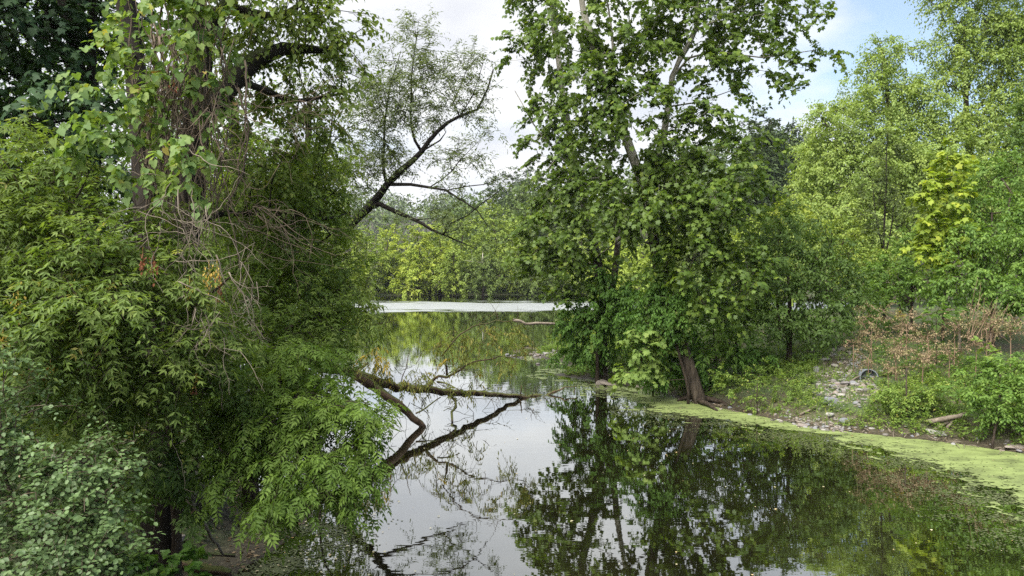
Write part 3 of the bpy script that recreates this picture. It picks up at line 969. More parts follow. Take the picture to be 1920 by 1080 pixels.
for (px, ty, w, d, mt, lb) in far:
    by = 510 + 4 / d * F + 2
    h_ = by - ty
    bl = [(px, ty + h_ * .28, d, w * .62, h_ * .28), (px - w * .35, ty + h_ * .52, d - 1.5, w * .55, h_ * .28), (px + w * .38, ty + h_ * .5, d - 1, w * .55, h_ * .26),
          (px, ty + h_ * .75, d - 2.5, w * .7, h_ * .22), (px + rng.uniform(-.3, .3) * w, ty + h_ * .12, d, w * .3, h_ * .14)]
    tree('far_tree', lb, 'tree', [(px, by, d), (px + rng.uniform(-6, 6), by - h_ * .45, d), (px, ty + h_ * .2, d)], (.28, .08), blobs=bl, dens=16, tpl=DIAMOND, size=.42, mat=mt,
         bark='bark_syc' if 'bare' in lb else 'bark_brown', ntw=4, Lt=1.0, k=6, step=2, rtip=.03, group='trees along the far shore', maxlimbs=0, woodfrac=.4, spray=dict(droop=.35))
# ragged bank growth at the far waterline
C = []; x = rng.uniform(-42, 14, 900)
C = np.stack([x, np.interp(x, [-34, -30, -14, 4, 20, 45], [119, 128, 131, 132, 134, 137]) + rng.uniform(.2, 4, len(x)), rng.random(len(x)) ** 1.5 * 4.6 + .1], 1)
pos, T, Nn, s, idx, _ = sprays(C, np.tile([0, -.5, .5], (len(C), 1)), 4, .9, 5, .45)
V, Fs, nv = place(DIAMOND, pos, T, Nn, s)
link('bank_scrub', mesh_of('bank_scrub', V, Fs, M['far_dark'], rnd=np.repeat(rng.random(len(pos)), nv), clump=np.repeat(rng.random(len(C))[idx], nv)), kind='stuff')  # low scrub in a darker leaf colour, painting the shadowy band at the waterline

C = []; x = rng.uniform(-42, 14, 900)
C = np.stack([x, np.interp(x, [-34, -30, -14, 4, 20, 45], [119, 128, 131, 132, 134, 137]) + rng.uniform(.4, 5, len(x)), rng.random(len(x)) * 6 + 1.5], 1)
pos, T, Nn, s, idx, _ = sprays(C, np.tile([0, -.5, .5], (len(C), 1)), 4, 1.1, 5, .42)
V, Fs, nv = place(DIAMOND, pos, T, Nn, s)
link('bank_scrub', mesh_of('bank_scrub', V, Fs, M['far_green'], rnd=np.repeat(rng.random(len(pos)), nv), clump=np.repeat(rng.random(len(C))[idx], nv)), kind='stuff')

# ================================================================== LEFT BANK, BACKING TREES
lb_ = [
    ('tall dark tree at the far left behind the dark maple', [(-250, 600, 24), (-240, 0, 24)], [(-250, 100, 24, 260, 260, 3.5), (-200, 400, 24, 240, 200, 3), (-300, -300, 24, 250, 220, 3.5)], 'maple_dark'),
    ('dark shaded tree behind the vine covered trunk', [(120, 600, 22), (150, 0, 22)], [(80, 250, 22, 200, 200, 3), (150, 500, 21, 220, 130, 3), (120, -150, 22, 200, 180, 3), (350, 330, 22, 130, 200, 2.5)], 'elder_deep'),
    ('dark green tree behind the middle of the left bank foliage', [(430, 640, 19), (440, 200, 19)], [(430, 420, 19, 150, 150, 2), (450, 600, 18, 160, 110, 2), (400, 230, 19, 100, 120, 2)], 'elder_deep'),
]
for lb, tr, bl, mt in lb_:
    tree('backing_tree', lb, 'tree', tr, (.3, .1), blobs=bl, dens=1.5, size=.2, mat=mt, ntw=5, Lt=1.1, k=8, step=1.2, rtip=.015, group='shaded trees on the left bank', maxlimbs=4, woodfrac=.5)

# dark maple top left
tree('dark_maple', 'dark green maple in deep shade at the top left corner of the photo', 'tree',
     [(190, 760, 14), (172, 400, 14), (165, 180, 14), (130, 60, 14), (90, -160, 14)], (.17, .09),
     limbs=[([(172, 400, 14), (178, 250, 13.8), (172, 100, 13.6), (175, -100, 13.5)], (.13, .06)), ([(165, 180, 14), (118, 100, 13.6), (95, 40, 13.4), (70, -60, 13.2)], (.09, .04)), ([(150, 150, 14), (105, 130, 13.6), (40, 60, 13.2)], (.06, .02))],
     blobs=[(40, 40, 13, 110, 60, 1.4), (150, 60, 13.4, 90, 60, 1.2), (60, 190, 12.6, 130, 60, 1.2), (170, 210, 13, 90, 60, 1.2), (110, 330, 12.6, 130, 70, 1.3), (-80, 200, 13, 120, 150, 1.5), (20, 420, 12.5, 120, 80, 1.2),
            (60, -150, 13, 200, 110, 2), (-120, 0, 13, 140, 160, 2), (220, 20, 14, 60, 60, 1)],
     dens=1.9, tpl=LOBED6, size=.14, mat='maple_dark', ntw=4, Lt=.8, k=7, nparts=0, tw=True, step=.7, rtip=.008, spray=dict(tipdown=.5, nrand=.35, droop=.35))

# the big old tree wrapped in vines
tree('vine_wrapped_tree', 'big dark old tree wrapped in hanging vines, its limb reaching right', 'tree',
     [(300, 940, 9.2), (320, 700, 9.2), (348, 420, 9), (368, 240, 8.8), (372, 120, 8.7), (366, 20, 8.6), (350, -220, 8.6)], (.22, .12),
     limbs=[([(370, 215, 8.8), (405, 190, 8.8), (440, 150, 8.9), (480, 112, 9.1), (530, 92, 9.4), (600, 92, 9.8), (650, 84, 10)], (.17, .03)),
            ([(372, 140, 8.7), (395, 60, 8.8), (420, 10, 9), (470, -60, 9.2)], (.10, .05)),
            ([(440, 150, 8.9), (500, 170, 9.2), (560, 190, 9.6), (640, 176, 9.9)], (.05, .015)),
            ([(420, 10, 9), (500, 30, 9.3), (560, 10, 9.6), (600, -60, 9.8)], (.06, .02)),
            ([(348, 420, 9), (420, 400, 9.4), (520, 400, 10), (600, 410, 10.4), (650, 400, 10.8)], (.055, .012))],
     blobs=[(520, 20, 9.4, 110, 60, .8), (620, 40, 9.8, 70, 60, .7), (640, 130, 10, 50, 50, .5, .7), (560, 140, 9.6, 80, 50, .6, .8), (480, 210, 9.4, 70, 60, .6, .8), (600, 230, 10, 70, 50, .6, .6),
            (440, 60, 9.2, 60, 70, .6), (450, 330, 9.6, 80, 80, .6), (540, 330, 10, 90, 80, .8, .8), (430, -70, 9, 130, 50, .8), (610, 380, 10.5, 60, 40, .6, .7)],
     dens=2.7, tpl=DIAMOND, size=.085, mat='olive_small', ntw=5, Lt=.42, k=9, nparts=150, tw=True, step=.3, rtip=.006, spray=dict(droop=.4, tipdown=.5, nrand=.6), maxlimbs=16)

# tree with a dark trunk just left of the vine tree at the top edge
tree('dark_trunk_tree', 'dark leaning trunk at the top edge between the dark maple and the vines', 'tree',
     [(290, 760, 11), (270, 300, 11), (252, 120, 11), (236, 20, 11), (215, -160, 11)], (.2, .13),
     blobs=[(230, -150, 11, 200, 80, 1.4), (330, 250, 11, 70, 110, .8), (300, 120, 11, 60, 70, .7)], dens=1.6, tpl=DIAMOND, size=.12, mat='elder_deep', ntw=5, Lt=.5, k=8, step=.6, tw=True)

# ------------------------------------------------------------------ grape vine with its hanging stems
vb = P(330, 930, 8.4); vb[2] = ground_z(vb[0], vb[1])
vt = Thing('grape_vine', 'grape vine with broad pale leaves and bare brown stems hanging down the old tree', 'vine', vb)
bl = [(300, 30, 7.6, 85, 60, .4), (240, 90, 7.5, 60, 55, .4), (215, 180, 7.4, 60, 50, .4), (290, 190, 7.5, 70, 60, .4, .8), (215, 260, 7.2, 65, 40, .35), (170, 240, 7.2, 40, 60, .3), (340, 290, 7.3, 60, 60, .3, .9),
      (270, 330, 7.3, 60, 40, .3, .7), (400, 170, 7.7, 40, 50, .3, .5), (430, 60, 7.9, 60, 60, .4, .6), (350, 60, 7.7, 60, 60, .3, .7), (400, -60, 7.8, 120, 50, .5), (260, -50, 7.7, 90, 50, .5), (150, 290, 7.1, 30, 30, .2, .6), (370, 330, 7.2, 40, 30, .2, .8), (340, 140, 7.6, 40, 60, .3, .6)]
C, O = fill_blobs(bl, 3.6)
O = nrm(O + np.array([0, -.8, .1]))
pos, T, Nn, s, idx, (a, m_, e) = sprays(C, O, 2, .30, 8, .067, spread=.7, droop=.5, tipdown=.6, nrand=.8, var=.9)
Nn = Nn + np.array([0, -.15, .5])
foliage(vt, pos, T, Nn, s, idx, HEART, M['vine_leaf'], 'vine_leaf', 300)
stems = []
for i in range(95):
    x0 = 345 + rng.normal(0, 50); d = 7.9 + rng.uniform(-.35, .8)
    y0 = rng.uniform(-60, 180); y1 = min(y0 + rng.uniform(180, 420), 640)
    pts = []; xx = x0
    n = 7
    for k in range(n):
        u = k / (n - 1)
        xx += rng.normal(0, 11) + (350 + (x0 - 345) * .5 - xx) * .12
        pts.append(P(xx + 10 * math.sin(u * 5 + i), y0 + (y1 - y0) * u, d + rng.normal(0, .07)))
    pts = smooth_path(pts, .12, .008)
    r = rng.choice([.005, .007, .009, .013])
    V, Fs = tube(pts, np.linspace(r, r * .55, len(pts)), 5)
    vt.part('stem', V, Fs, M['vine_stem'], smooth=True)
for i in range(64):                       # looping tendril stems across the column
    x0 = rng.uniform(250, 430); y0 = rng.uniform(60, 420); d = 7.6 + rng.uniform(-.2, .5)
    w = rng.uniform(30, 110) * rng.choice([-1, 1]); sgy = rng.uniform(20, 80)
    pts = smooth_path([P(x0 + w * u, y0 + sgy * math.sin(u * math.pi) + rng.normal(0, 7) + 50 * u, d + .1 * math.sin(u * 4)) for u in np.linspace(0, 1, 6)], .1, .006)
    V, Fs = tube(pts, np.linspace(.006, .003, len(pts)), 4)
    vt.part('stem', V, Fs, M['vine_stem'], smooth=True)

# ------------------------------------------------------------------ box elders
EL = dict(tpl=ELDER, ntw=3, k=6, tw=True, step=.3, rtip=.005, bark='bark_brown')
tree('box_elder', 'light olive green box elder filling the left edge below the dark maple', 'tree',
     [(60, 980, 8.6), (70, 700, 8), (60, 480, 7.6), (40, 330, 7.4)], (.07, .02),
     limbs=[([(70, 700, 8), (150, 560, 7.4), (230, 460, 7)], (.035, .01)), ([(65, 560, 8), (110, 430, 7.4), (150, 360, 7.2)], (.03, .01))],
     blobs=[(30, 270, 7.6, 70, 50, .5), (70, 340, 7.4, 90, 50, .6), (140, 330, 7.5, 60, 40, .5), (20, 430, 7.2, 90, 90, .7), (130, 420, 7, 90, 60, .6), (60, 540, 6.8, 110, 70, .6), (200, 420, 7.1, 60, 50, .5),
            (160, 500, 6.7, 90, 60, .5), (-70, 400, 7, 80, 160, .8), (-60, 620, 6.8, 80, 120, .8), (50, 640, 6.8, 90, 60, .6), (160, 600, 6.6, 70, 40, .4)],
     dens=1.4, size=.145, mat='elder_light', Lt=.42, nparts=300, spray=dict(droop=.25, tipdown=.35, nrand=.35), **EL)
tree('box_elder', 'olive box elder boughs with hanging seed clusters, below the hanging vines', 'tree',
     [(330, 960, 9), (320, 800, 8.6), (300, 640, 8), (290, 520, 7.6)], (.07, .02),
     limbs=[([(310, 720, 8.3), (220, 640, 7.4), (120, 600, 6.8)], (.03, .01)), ([(300, 640, 8), (380, 560, 7.4), (430, 520, 7.1)], (.03, .01))],
     blobs=[(280, 440, 7.4, 80, 40, .5), (250, 500, 7, 90, 45, .5), (350, 470, 7.6, 60, 40, .4, .7), (180, 560, 6.7, 90, 45, .5), (300, 570, 7, 90, 50, .5), (90, 620, 6.6, 80, 40, .4), (260, 650, 7, 110, 50, .6),
            (370, 620, 7.4, 80, 60, .5), (330, 700, 7.6, 90, 50, .6), (180, 680, 7, 100, 50, .5), (120, 740, 7.2, 90, 50, .5, .8), (260, 770, 7.8, 100, 50, .6, .9), (410, 700, 8, 60, 60, .5), (380, 770, 8.4, 60, 40, .5), (210, 740, 7.8, 70, 40, .5, .8), (140, 800, 7.6, 60, 35, .4, .7)],
     dens=1.5, size=.145, mat='elder_light', Lt=.42, nparts=300, spray=dict(droop=.3, tipdown=.4, nrand=.35), **EL)
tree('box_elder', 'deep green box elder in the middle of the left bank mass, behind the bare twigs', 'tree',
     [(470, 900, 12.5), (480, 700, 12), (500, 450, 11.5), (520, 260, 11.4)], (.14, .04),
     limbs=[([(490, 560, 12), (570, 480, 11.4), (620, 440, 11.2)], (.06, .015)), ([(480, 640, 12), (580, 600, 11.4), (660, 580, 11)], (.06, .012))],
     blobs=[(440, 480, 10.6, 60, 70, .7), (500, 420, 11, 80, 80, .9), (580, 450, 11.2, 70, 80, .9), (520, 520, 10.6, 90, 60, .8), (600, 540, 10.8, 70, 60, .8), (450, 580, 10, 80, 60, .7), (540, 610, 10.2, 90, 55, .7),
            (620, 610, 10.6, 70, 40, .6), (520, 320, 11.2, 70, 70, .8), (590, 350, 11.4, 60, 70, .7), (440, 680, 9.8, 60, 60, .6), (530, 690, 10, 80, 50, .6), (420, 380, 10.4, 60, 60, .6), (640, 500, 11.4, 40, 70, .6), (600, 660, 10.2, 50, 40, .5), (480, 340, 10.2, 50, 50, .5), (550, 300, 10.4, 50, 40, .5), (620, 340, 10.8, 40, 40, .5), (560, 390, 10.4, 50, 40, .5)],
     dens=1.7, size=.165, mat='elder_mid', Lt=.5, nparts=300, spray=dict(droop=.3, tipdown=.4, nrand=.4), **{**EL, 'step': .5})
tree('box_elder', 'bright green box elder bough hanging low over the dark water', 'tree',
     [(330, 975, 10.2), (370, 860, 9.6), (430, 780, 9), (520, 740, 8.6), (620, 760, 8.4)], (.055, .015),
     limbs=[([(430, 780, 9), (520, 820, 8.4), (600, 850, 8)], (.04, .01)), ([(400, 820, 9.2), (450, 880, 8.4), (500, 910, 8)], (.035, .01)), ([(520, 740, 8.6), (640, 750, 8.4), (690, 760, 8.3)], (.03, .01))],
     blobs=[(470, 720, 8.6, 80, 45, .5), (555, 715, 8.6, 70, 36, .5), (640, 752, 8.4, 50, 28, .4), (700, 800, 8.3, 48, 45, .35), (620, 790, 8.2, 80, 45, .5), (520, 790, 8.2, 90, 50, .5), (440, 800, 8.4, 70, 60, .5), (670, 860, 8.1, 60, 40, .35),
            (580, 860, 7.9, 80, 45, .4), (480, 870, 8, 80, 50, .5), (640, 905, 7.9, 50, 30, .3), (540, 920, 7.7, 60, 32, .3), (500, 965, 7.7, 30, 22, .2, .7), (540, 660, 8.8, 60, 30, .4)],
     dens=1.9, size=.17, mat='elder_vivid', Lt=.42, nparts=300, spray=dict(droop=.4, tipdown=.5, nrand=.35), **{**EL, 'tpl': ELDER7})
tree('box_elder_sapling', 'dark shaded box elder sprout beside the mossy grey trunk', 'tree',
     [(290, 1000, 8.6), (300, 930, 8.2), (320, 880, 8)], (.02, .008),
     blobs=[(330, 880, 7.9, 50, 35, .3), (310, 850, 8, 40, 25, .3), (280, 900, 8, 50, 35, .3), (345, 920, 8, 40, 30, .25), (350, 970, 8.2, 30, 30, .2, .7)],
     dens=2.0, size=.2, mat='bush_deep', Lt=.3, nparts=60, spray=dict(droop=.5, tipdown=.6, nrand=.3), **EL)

# seed clusters hanging in the box elders
for i, (px, py, d, mt, nsz, lb) in enumerate([
        (411, 545, 6.9, 'seed_rust', 34, 'rust red cluster of hanging seeds at the tip of the bare white twig'),
        (268, 492, 6.5, 'seed_rust', 30, 'rust red seed cluster in the olive box elder leaves, left of the bare twigs'),
        (288, 498, 6.5, 'seed_rust', 26, 'second rust red seed cluster right beside the first in the olive leaves'),
        (392, 520, 6.9, 'seed_gold', 36, 'long golden seed cluster beside the rust red one under the vines'),
        (356, 540, 6.9, 'seed_gold', 24, 'small yellow seed cluster left of the golden one'),
        (407, 510, 6.9, 'seed_gold', 26, 'golden seed cluster hanging just above the rust red cluster'),
        (62, 706, 6.3, 'seed_rust', 26, 'rust brown seed cluster at the left edge, left one of a pair'),
        (78, 700, 6.3, 'seed_rust', 30, 'rust brown seed cluster at the left edge, right one of a pair'),
        (95, 692, 6.3, 'seed_gold', 18, 'tan seed cluster right of the rust pair at the left edge'),
        (6, 640, 6.2, 'seed_gold', 34, 'yellow tan seed cluster cut off by the left edge of the photo'),
        (34, 562, 6.3, 'seed_gold', 30, 'yellow seed cluster near the left edge among light olive leaves'),
        (140, 545, 6.5, 'seed_gold', 22, 'pale yellow seed cluster above the left edge pair, in the olive leaves'),
        (230, 690, 6.9, 'seed_gold', 18, 'small yellow seed cluster in the lower boughs'),
        (366, 705, 7.2, 'seed_gold', 20, 'yellow green seed cluster low on a twig near the centre of the bank'),
        (366, 730, 7.2, 'seed_rust', 14, 'little rust red seed cluster below the yellow green one'),
        (325, 162, 7.4, 'seed_rust', 14, 'curled brown dead leaf cluster among the vine stems')]):
    c = P(px, py, d); n = nsz
    hgt = n * .005
    pos = c + rng.normal(0, 1, (n, 3)) * np.array([.022, .022, hgt * .35])
    T = np.tile([0, 0, -1.0], (n, 1)) + rng.normal(0, .35, (n, 3)); Nn = rng.normal(0, 1, (n, 3))
    V, Fs, nv = place(DIAMOND, pos, T, Nn, .03 * (.8 + .5 * rng.random(n)))
    V2, F2 = tube([c + [0, 0, hgt * .9], c - [0, 0, hgt * .4]], [.002, .001], 3)
    V, Fs = join([(V, Fs), (V2, F2)])
    b = V.mean(0)
    o = link('seed_cluster', mesh_of('seed_cluster', V - b, Fs, M[mt], rnd=np.repeat(rng.random(len(V) // 2 + 1), 2)[:len(V)]), None, tuple(b))
    tag(o, lb, 'seed cluster', 'seed clusters hanging in the box elders')

# round leaved pale shrub bottom left
tree('round_leaved_shrub', 'pale grey green shrub with small round leaves in the bottom left corner', 'shrub',
     [(70, 1140, 6.2), (80, 1000, 6), (90, 860, 5.8)], (.03, .01),
     limbs=[([(80, 1040, 6), (160, 960, 5.6), (220, 900, 5.5)], (.015, .006)), ([(80, 1040, 6), (10, 900, 5.8), (0, 760, 5.8)], (.015, .006))],
     blobs=[(20, 690, 6, 45, 50, .4, .8), (70, 750, 6, 50, 40, .4, .7), (30, 830, 5.8, 60, 45, .4, .8), (130, 880, 5.6, 60, 40, .4), (190, 860, 5.6, 45, 30, .3, .8), (60, 930, 5.5, 80, 50, .45), (160, 950, 5.4, 70, 45, .4),
            (230, 890, 5.5, 30, 22, .2, .8), (90, 1020, 5.3, 90, 50, .5), (190, 1030, 5.3, 50, 40, .35), (30, 1060, 5.2, 70, 50, .5), (130, 1080, 5.2, 80, 50, .5), (-60, 900, 5.6, 80, 150, .6), (220, 960, 5.4, 25, 18, .15, .7)],
     dens=7.2, tpl=ROUND4, size=.037, mat='shrub_pale', bark='vine_stem', ntw=4, Lt=.26, k=9, nparts=300, tw=True, step=.2, rtip=.003, spray=dict(droop=.3, tipdown=.15, nrand=.45, up=.3))
tree('broad_leaved_seedling', 'low dark seedling with broad oval leaves at the bottom edge left of the log', 'plant',
     [(330, 1110, 8.4), (330, 1070, 8.3)], (.008, .004),
     blobs=[(300, 1050, 8.2, 30, 20, .2), (350, 1060, 8.2, 40, 25, .25), (320, 1090, 8.1, 50, 25, .25), (280, 1090, 8.1, 30, 25, .2)], dens=5.5, tpl=HEART, size=.09, mat='ivy_leaf', bark='vine_stem', ntw=3, Lt=.15, k=5, nparts=120, tw=True, step=.15, rtip=.003, spray=dict(tipdown=.1, up=.4))
tree('low_shrub', 'dark leafy undergrowth bush between the pale shrub and the mossy trunk', 'shrub',
     [(200, 1100, 8.6), (200, 950, 8.4)], (.02, .01),
     blobs=[(120, 800, 8.8, 80, 60, .6), (200, 760, 9.2, 80, 50, .6), (60, 700, 8.8, 90, 60, .6), (250, 980, 8.4, 60, 40, .4), (200, 1050, 8, 60, 40, .4), (260, 1080, 8, 50, 40, .4), (-30, 800, 8.5, 80, 120, .6), (180, 880, 8.4, 60, 60, .4)],
     dens=2.6, tpl=ROUND4, size=.085, mat='bush_deep', ntw=4, Lt=.35, k=7, tw=True, step=.3, rtip=.004, nparts=0)
tree('low_shrub', 'dark leafy bush behind the lower box elder boughs and the mossy trunk', 'shrub',
     [(420, 900, 13.5), (410, 780, 13.5)], (.02, .01),
     blobs=[(400, 790, 13.2, 60, 50, .8), (340, 760, 12.6, 60, 50, .8), (450, 740, 13.4, 60, 40, .8), (390, 850, 12.6, 50, 30, .5), (470, 840, 13.2, 50, 36, .6), (280, 700, 12.4, 60, 50, .7), (540, 790, 14.4, 50, 40, .6), (395, 820, 11.8, 45, 36, .5, 1.6), (430, 850, 12, 36, 24, .4), (384, 796, 10.6, 34, 22, .3, 2)],
     dens=4.6, tpl=DIAMOND, size=.12, mat='elder_deep', ntw=4, Lt=.45, k=7, tw=False, step=.4, rtip=.004)

# mossy old trunk lying on the bank
pts = smooth_path([P(120, 815, 10.2), P(230, 850, 10.6), P(320, 892, 11), P(405, 945, 11.5)], .12)
rr = np.interp(np.linspace(0, 1, len(pts)), [0, .4, .8, 1], [.44, .42, .34, .22])
V, Fs = tube(pts, rr, 18, rough=.13)
dn = np.array([mnoise.noise(Vector(v * 2.2)) for v in V]) * .09 + np.array([mnoise.noise(Vector(v * 7)) for v in V]) * .03
V = V + nrm(V - pts[np.argmin(np.linalg.norm(V[:, None] - pts[None], axis=2), axis=1)] + 1e-4) * dn[:, None]
solo('mossy_trunk', 'huge weathered grey trunk with green moss along its top, lying on the left bank', 'fallen trunk', V, Fs, M['mossy_trunk'], smooth=True)


def stick(name, label, cat, pts, r0, r1, mat='dead_wood', group=None, forks=(), sides=6, jit=.01, step=.12, snap=False):
    pl = [P(*q) if isinstance(q, tuple) else q for q in pts]
    if snap:
        for q in pl:
            q[2] = max(ground_z(q[0], q[1]), 0) + r0 * .8
    parts = [tube(smooth_path(pl, step, jit), None or np.linspace(r0, r1, len(smooth_path(pl, step))), sides, rough=.15)]
    for fp, fr in forks:
        fl = smooth_path([P(*q) for q in fp], step, jit)
        parts.append(tube(fl, np.linspace(fr, fr * .4, len(fl)), 5))
    V, Fs = join(parts)
    return solo(name, label, cat, V, Fs, M[mat], group=group, smooth=True)


# the dead branches and twigs hung up in the left bank foliage
stick('dead_branch', 'peeling dead branch leaning from the mossy trunk down to the mud', 'branch', [(300, 868, 8.9), (335, 910, 8.9), (370, 962, 9.1), (418, 1040, 9.8)], .03, .015)
stick('dead_branch', 'short dead stick beside the leaning branch on the mud', 'branch', [(385, 965, 9.6), (412, 993, 10)], .02, .012)
stick('log', 'rotten brown log lying in the mud at the bottom edge', 'log', [P(330, 1035, 9.9), P(380, 1062, 9.8), P(430, 1078, 9.7)], .085, .05, 'bark_log', snap=True, sides=10)
stick('log', 'thin dark log lying flat in the muddy shallows left of the water', 'log', [P(340, 1022, 10.4), P(390, 1028, 10.4), P(440, 1032, 10.4)], .03, .02, 'bark_dark', snap=True)
twigs = [
    ([(260, 396, 7.0), (310, 412, 6.95), (350, 440, 6.9), (385, 470, 6.9)], .006, 'pale twig slanting down from the left above the golden seeds'),
    ([(330, 490, 6.8), (380, 491, 6.8), (440, 478, 6.8), (478, 455, 6.9)], .006, 'long thin pale twig running nearly level above the rust red seed cluster'),
    ([(335, 528, 6.7), (375, 545, 6.7), (412, 560, 6.7), (422, 572, 6.7)], .009, 'white broken twig pointing down right under the golden seeds'),
    ([(405, 478, 6.8), (418, 510, 6.8), (432, 542, 6.8)], .009, 'short white vertical twig beside the rust red seed cluster'),
    ([(430, 510, 6.8), (455, 550, 6.8), (470, 600, 6.85), (505, 640, 6.9)], .007, 'curving pale twig right of the rust red seed cluster'),
    ([(190, 312, 7.0), (250, 325, 7.0), (320, 330, 7.0)], .005, 'thin grey twig level below the broad vine leaves, lower left'),
    ([(355, 280, 7.0), (400, 310, 6.9), (440, 315, 6.9), (467, 328, 6.9)], .007, 'bare pale twig reaching right of the vine column'),
    ([(415, 302, 7.0), (458, 298, 7.0)], .004, 'tiny pale twig just above the bare twig right of the vines'),
    ([(340, 300, 7.1), (365, 380, 7.0), (360, 430, 7.0), (378, 470, 7.0)], .008, 'grey crooked stem in the tangle below the vine leaves'),
    ([(290, 700, 7.0), (150, 665, 7.0)], .004, 'hair thin twig crossing the lower olive boughs'),
    ([(150, 655, 6.9), (160, 700, 6.9), (190, 760, 6.9), (200, 800, 6.9), (215, 825, 6.9), (245, 828, 6.9), (253, 798, 6.9)], .008, 'hooked pale branch curling up at its end above the mossy trunk'),
    ([(120, 795, 6.8), (150, 780, 6.8), (190, 775, 6.8), (215, 753, 6.8)], .006, 'pale twig crossing the hooked branch'),
    ([(395, 590, 7.2), (400, 650, 7.2), (412, 720, 7.2), (418, 770, 7.2)], .005, 'long thin grey vine stem hanging straight down right of the tangle'),
    ([(322, 760, 7.5), (325, 830, 7.5), (345, 880, 7.4), (345, 915, 7.4), (364, 922, 7.4)], .005, 'thin pale stem hanging in front of the mossy trunk'),
    ([(205, 560, 6.6), (207, 600, 6.6)], .005, 'little upright dead twig among the olive leaves'),
    ([(285, 665, 6.9), (330, 660, 6.9), (390, 652, 6.9)], .005, 'level pale twig in the lower box elder boughs'),
    ([(262, 730, 7.1), (300, 695, 7.1), (318, 665, 7.1), (330, 640, 7.1)], .006, 'slanting pale twig rising right in the lower boughs'),
    ([(445, 540, 7.2), (470, 570, 7.2), (480, 620, 7.2)], .006, 'bent bare twig hanging in the dark foliage'),
    ([(300, 395, 7.0), (345, 420, 7.0), (400, 400, 7.0), (450, 330, 7.1)], .006, 'arched grey twig under the vine column'),
]
for pts, r, lb in twigs:
    stick('dead_twig', lb, 'twig', pts, r * .85, r * .35, 'dead_wood', 'dead twigs hung up in the left bank foliage', sides=4, jit=.009, step=.07)
# the dead twiggy brushes
def brush(label, root, n, spread, ln, dd, r=.006, group='bare twig tangles in front of the left foliage', near=.45):
    root = (root[0], root[1], root[2] - near)
    b = P(*root)
    parts = []
    for i in range(int(n * 1.3)):
        ang = dd + rng.normal(0, spread)
        L_ = ln * rng.uniform(.4, 1.15)
        q = np.array(root, float) + [rng.normal(0, 24), rng.normal(0, 24), rng.normal(0, .15)]
        pp = [q]
        for j in range(4):
            ang += rng.normal(0, .42)
            q = q + [math.cos(ang) * L_ * .25, math.sin(ang) * L_ * .25, rng.normal(0, .07)]
            pp.append(q)
        pts = smooth_path([P(*x_) for x_ in pp], .07, .006)
        rr_ = r * rng.uniform(.6, 1.25)
        parts.append(tube(pts, np.linspace(rr_, rr_ * .3, len(pts)), 4, cap=False))
        for j in range(4):
            k_ = rng.integers(0, 4); q0 = pp[k_] + (pp[k_ + 1] - pp[k_]) * rng.random()
            a3 = ang + rng.normal(0, .9); l3 = L_ * rng.uniform(.1, .3)
            q1 = q0 + [math.cos(a3) * l3 * .5, math.sin(a3) * l3 * .5, rng.normal(0, .04)]
            a3 += rng.normal(0, .5); q2 = q1 + [math.cos(a3) * l3 * .5, math.sin(a3) * l3 * .5, rng.normal(0, .04)]
            pts = smooth_path([P(*q0), P(*q1), P(*q2)], .06, .004)
            parts.append(tube(pts, np.linspace(rr_ * .5, rr_ * .2, len(pts)), 3, cap=False))
    V, Fs = join(parts)
    return solo('twig_tangle', label, 'twig tangle', V, Fs, M['dead_wood'] if 'pale' in label else M['vine_stem'], group=group, base=b)


brush('pale bare twig tangle under the vine column around the golden seeds', (345, 400, 7.0), 15, .45, 190, 1.35, r=.0045)
brush('grey brown twig tangle fanning right from the centre of the left foliage', (465, 400, 8.6), 17, .35, 190, .85, r=.005)
brush('pale twig tangle hanging in the lower middle of the left foliage', (430, 520, 7.6), 12, .5, 150, 1.2, r=.004)
brush('pale twig tangle low below the rust red seeds', (380, 590, 7.1), 12, .7, 110, 1.6, r=.004)
brush('brown twig tangle beside the vine column on its right', (420, 200, 8.0), 16, .5, 200, 1.3, r=.005)
brush('brown twig tangle within the upper right canopy of the vine tree', (560, 200, 9.2), 12, .9, 130, .3, r=.005)

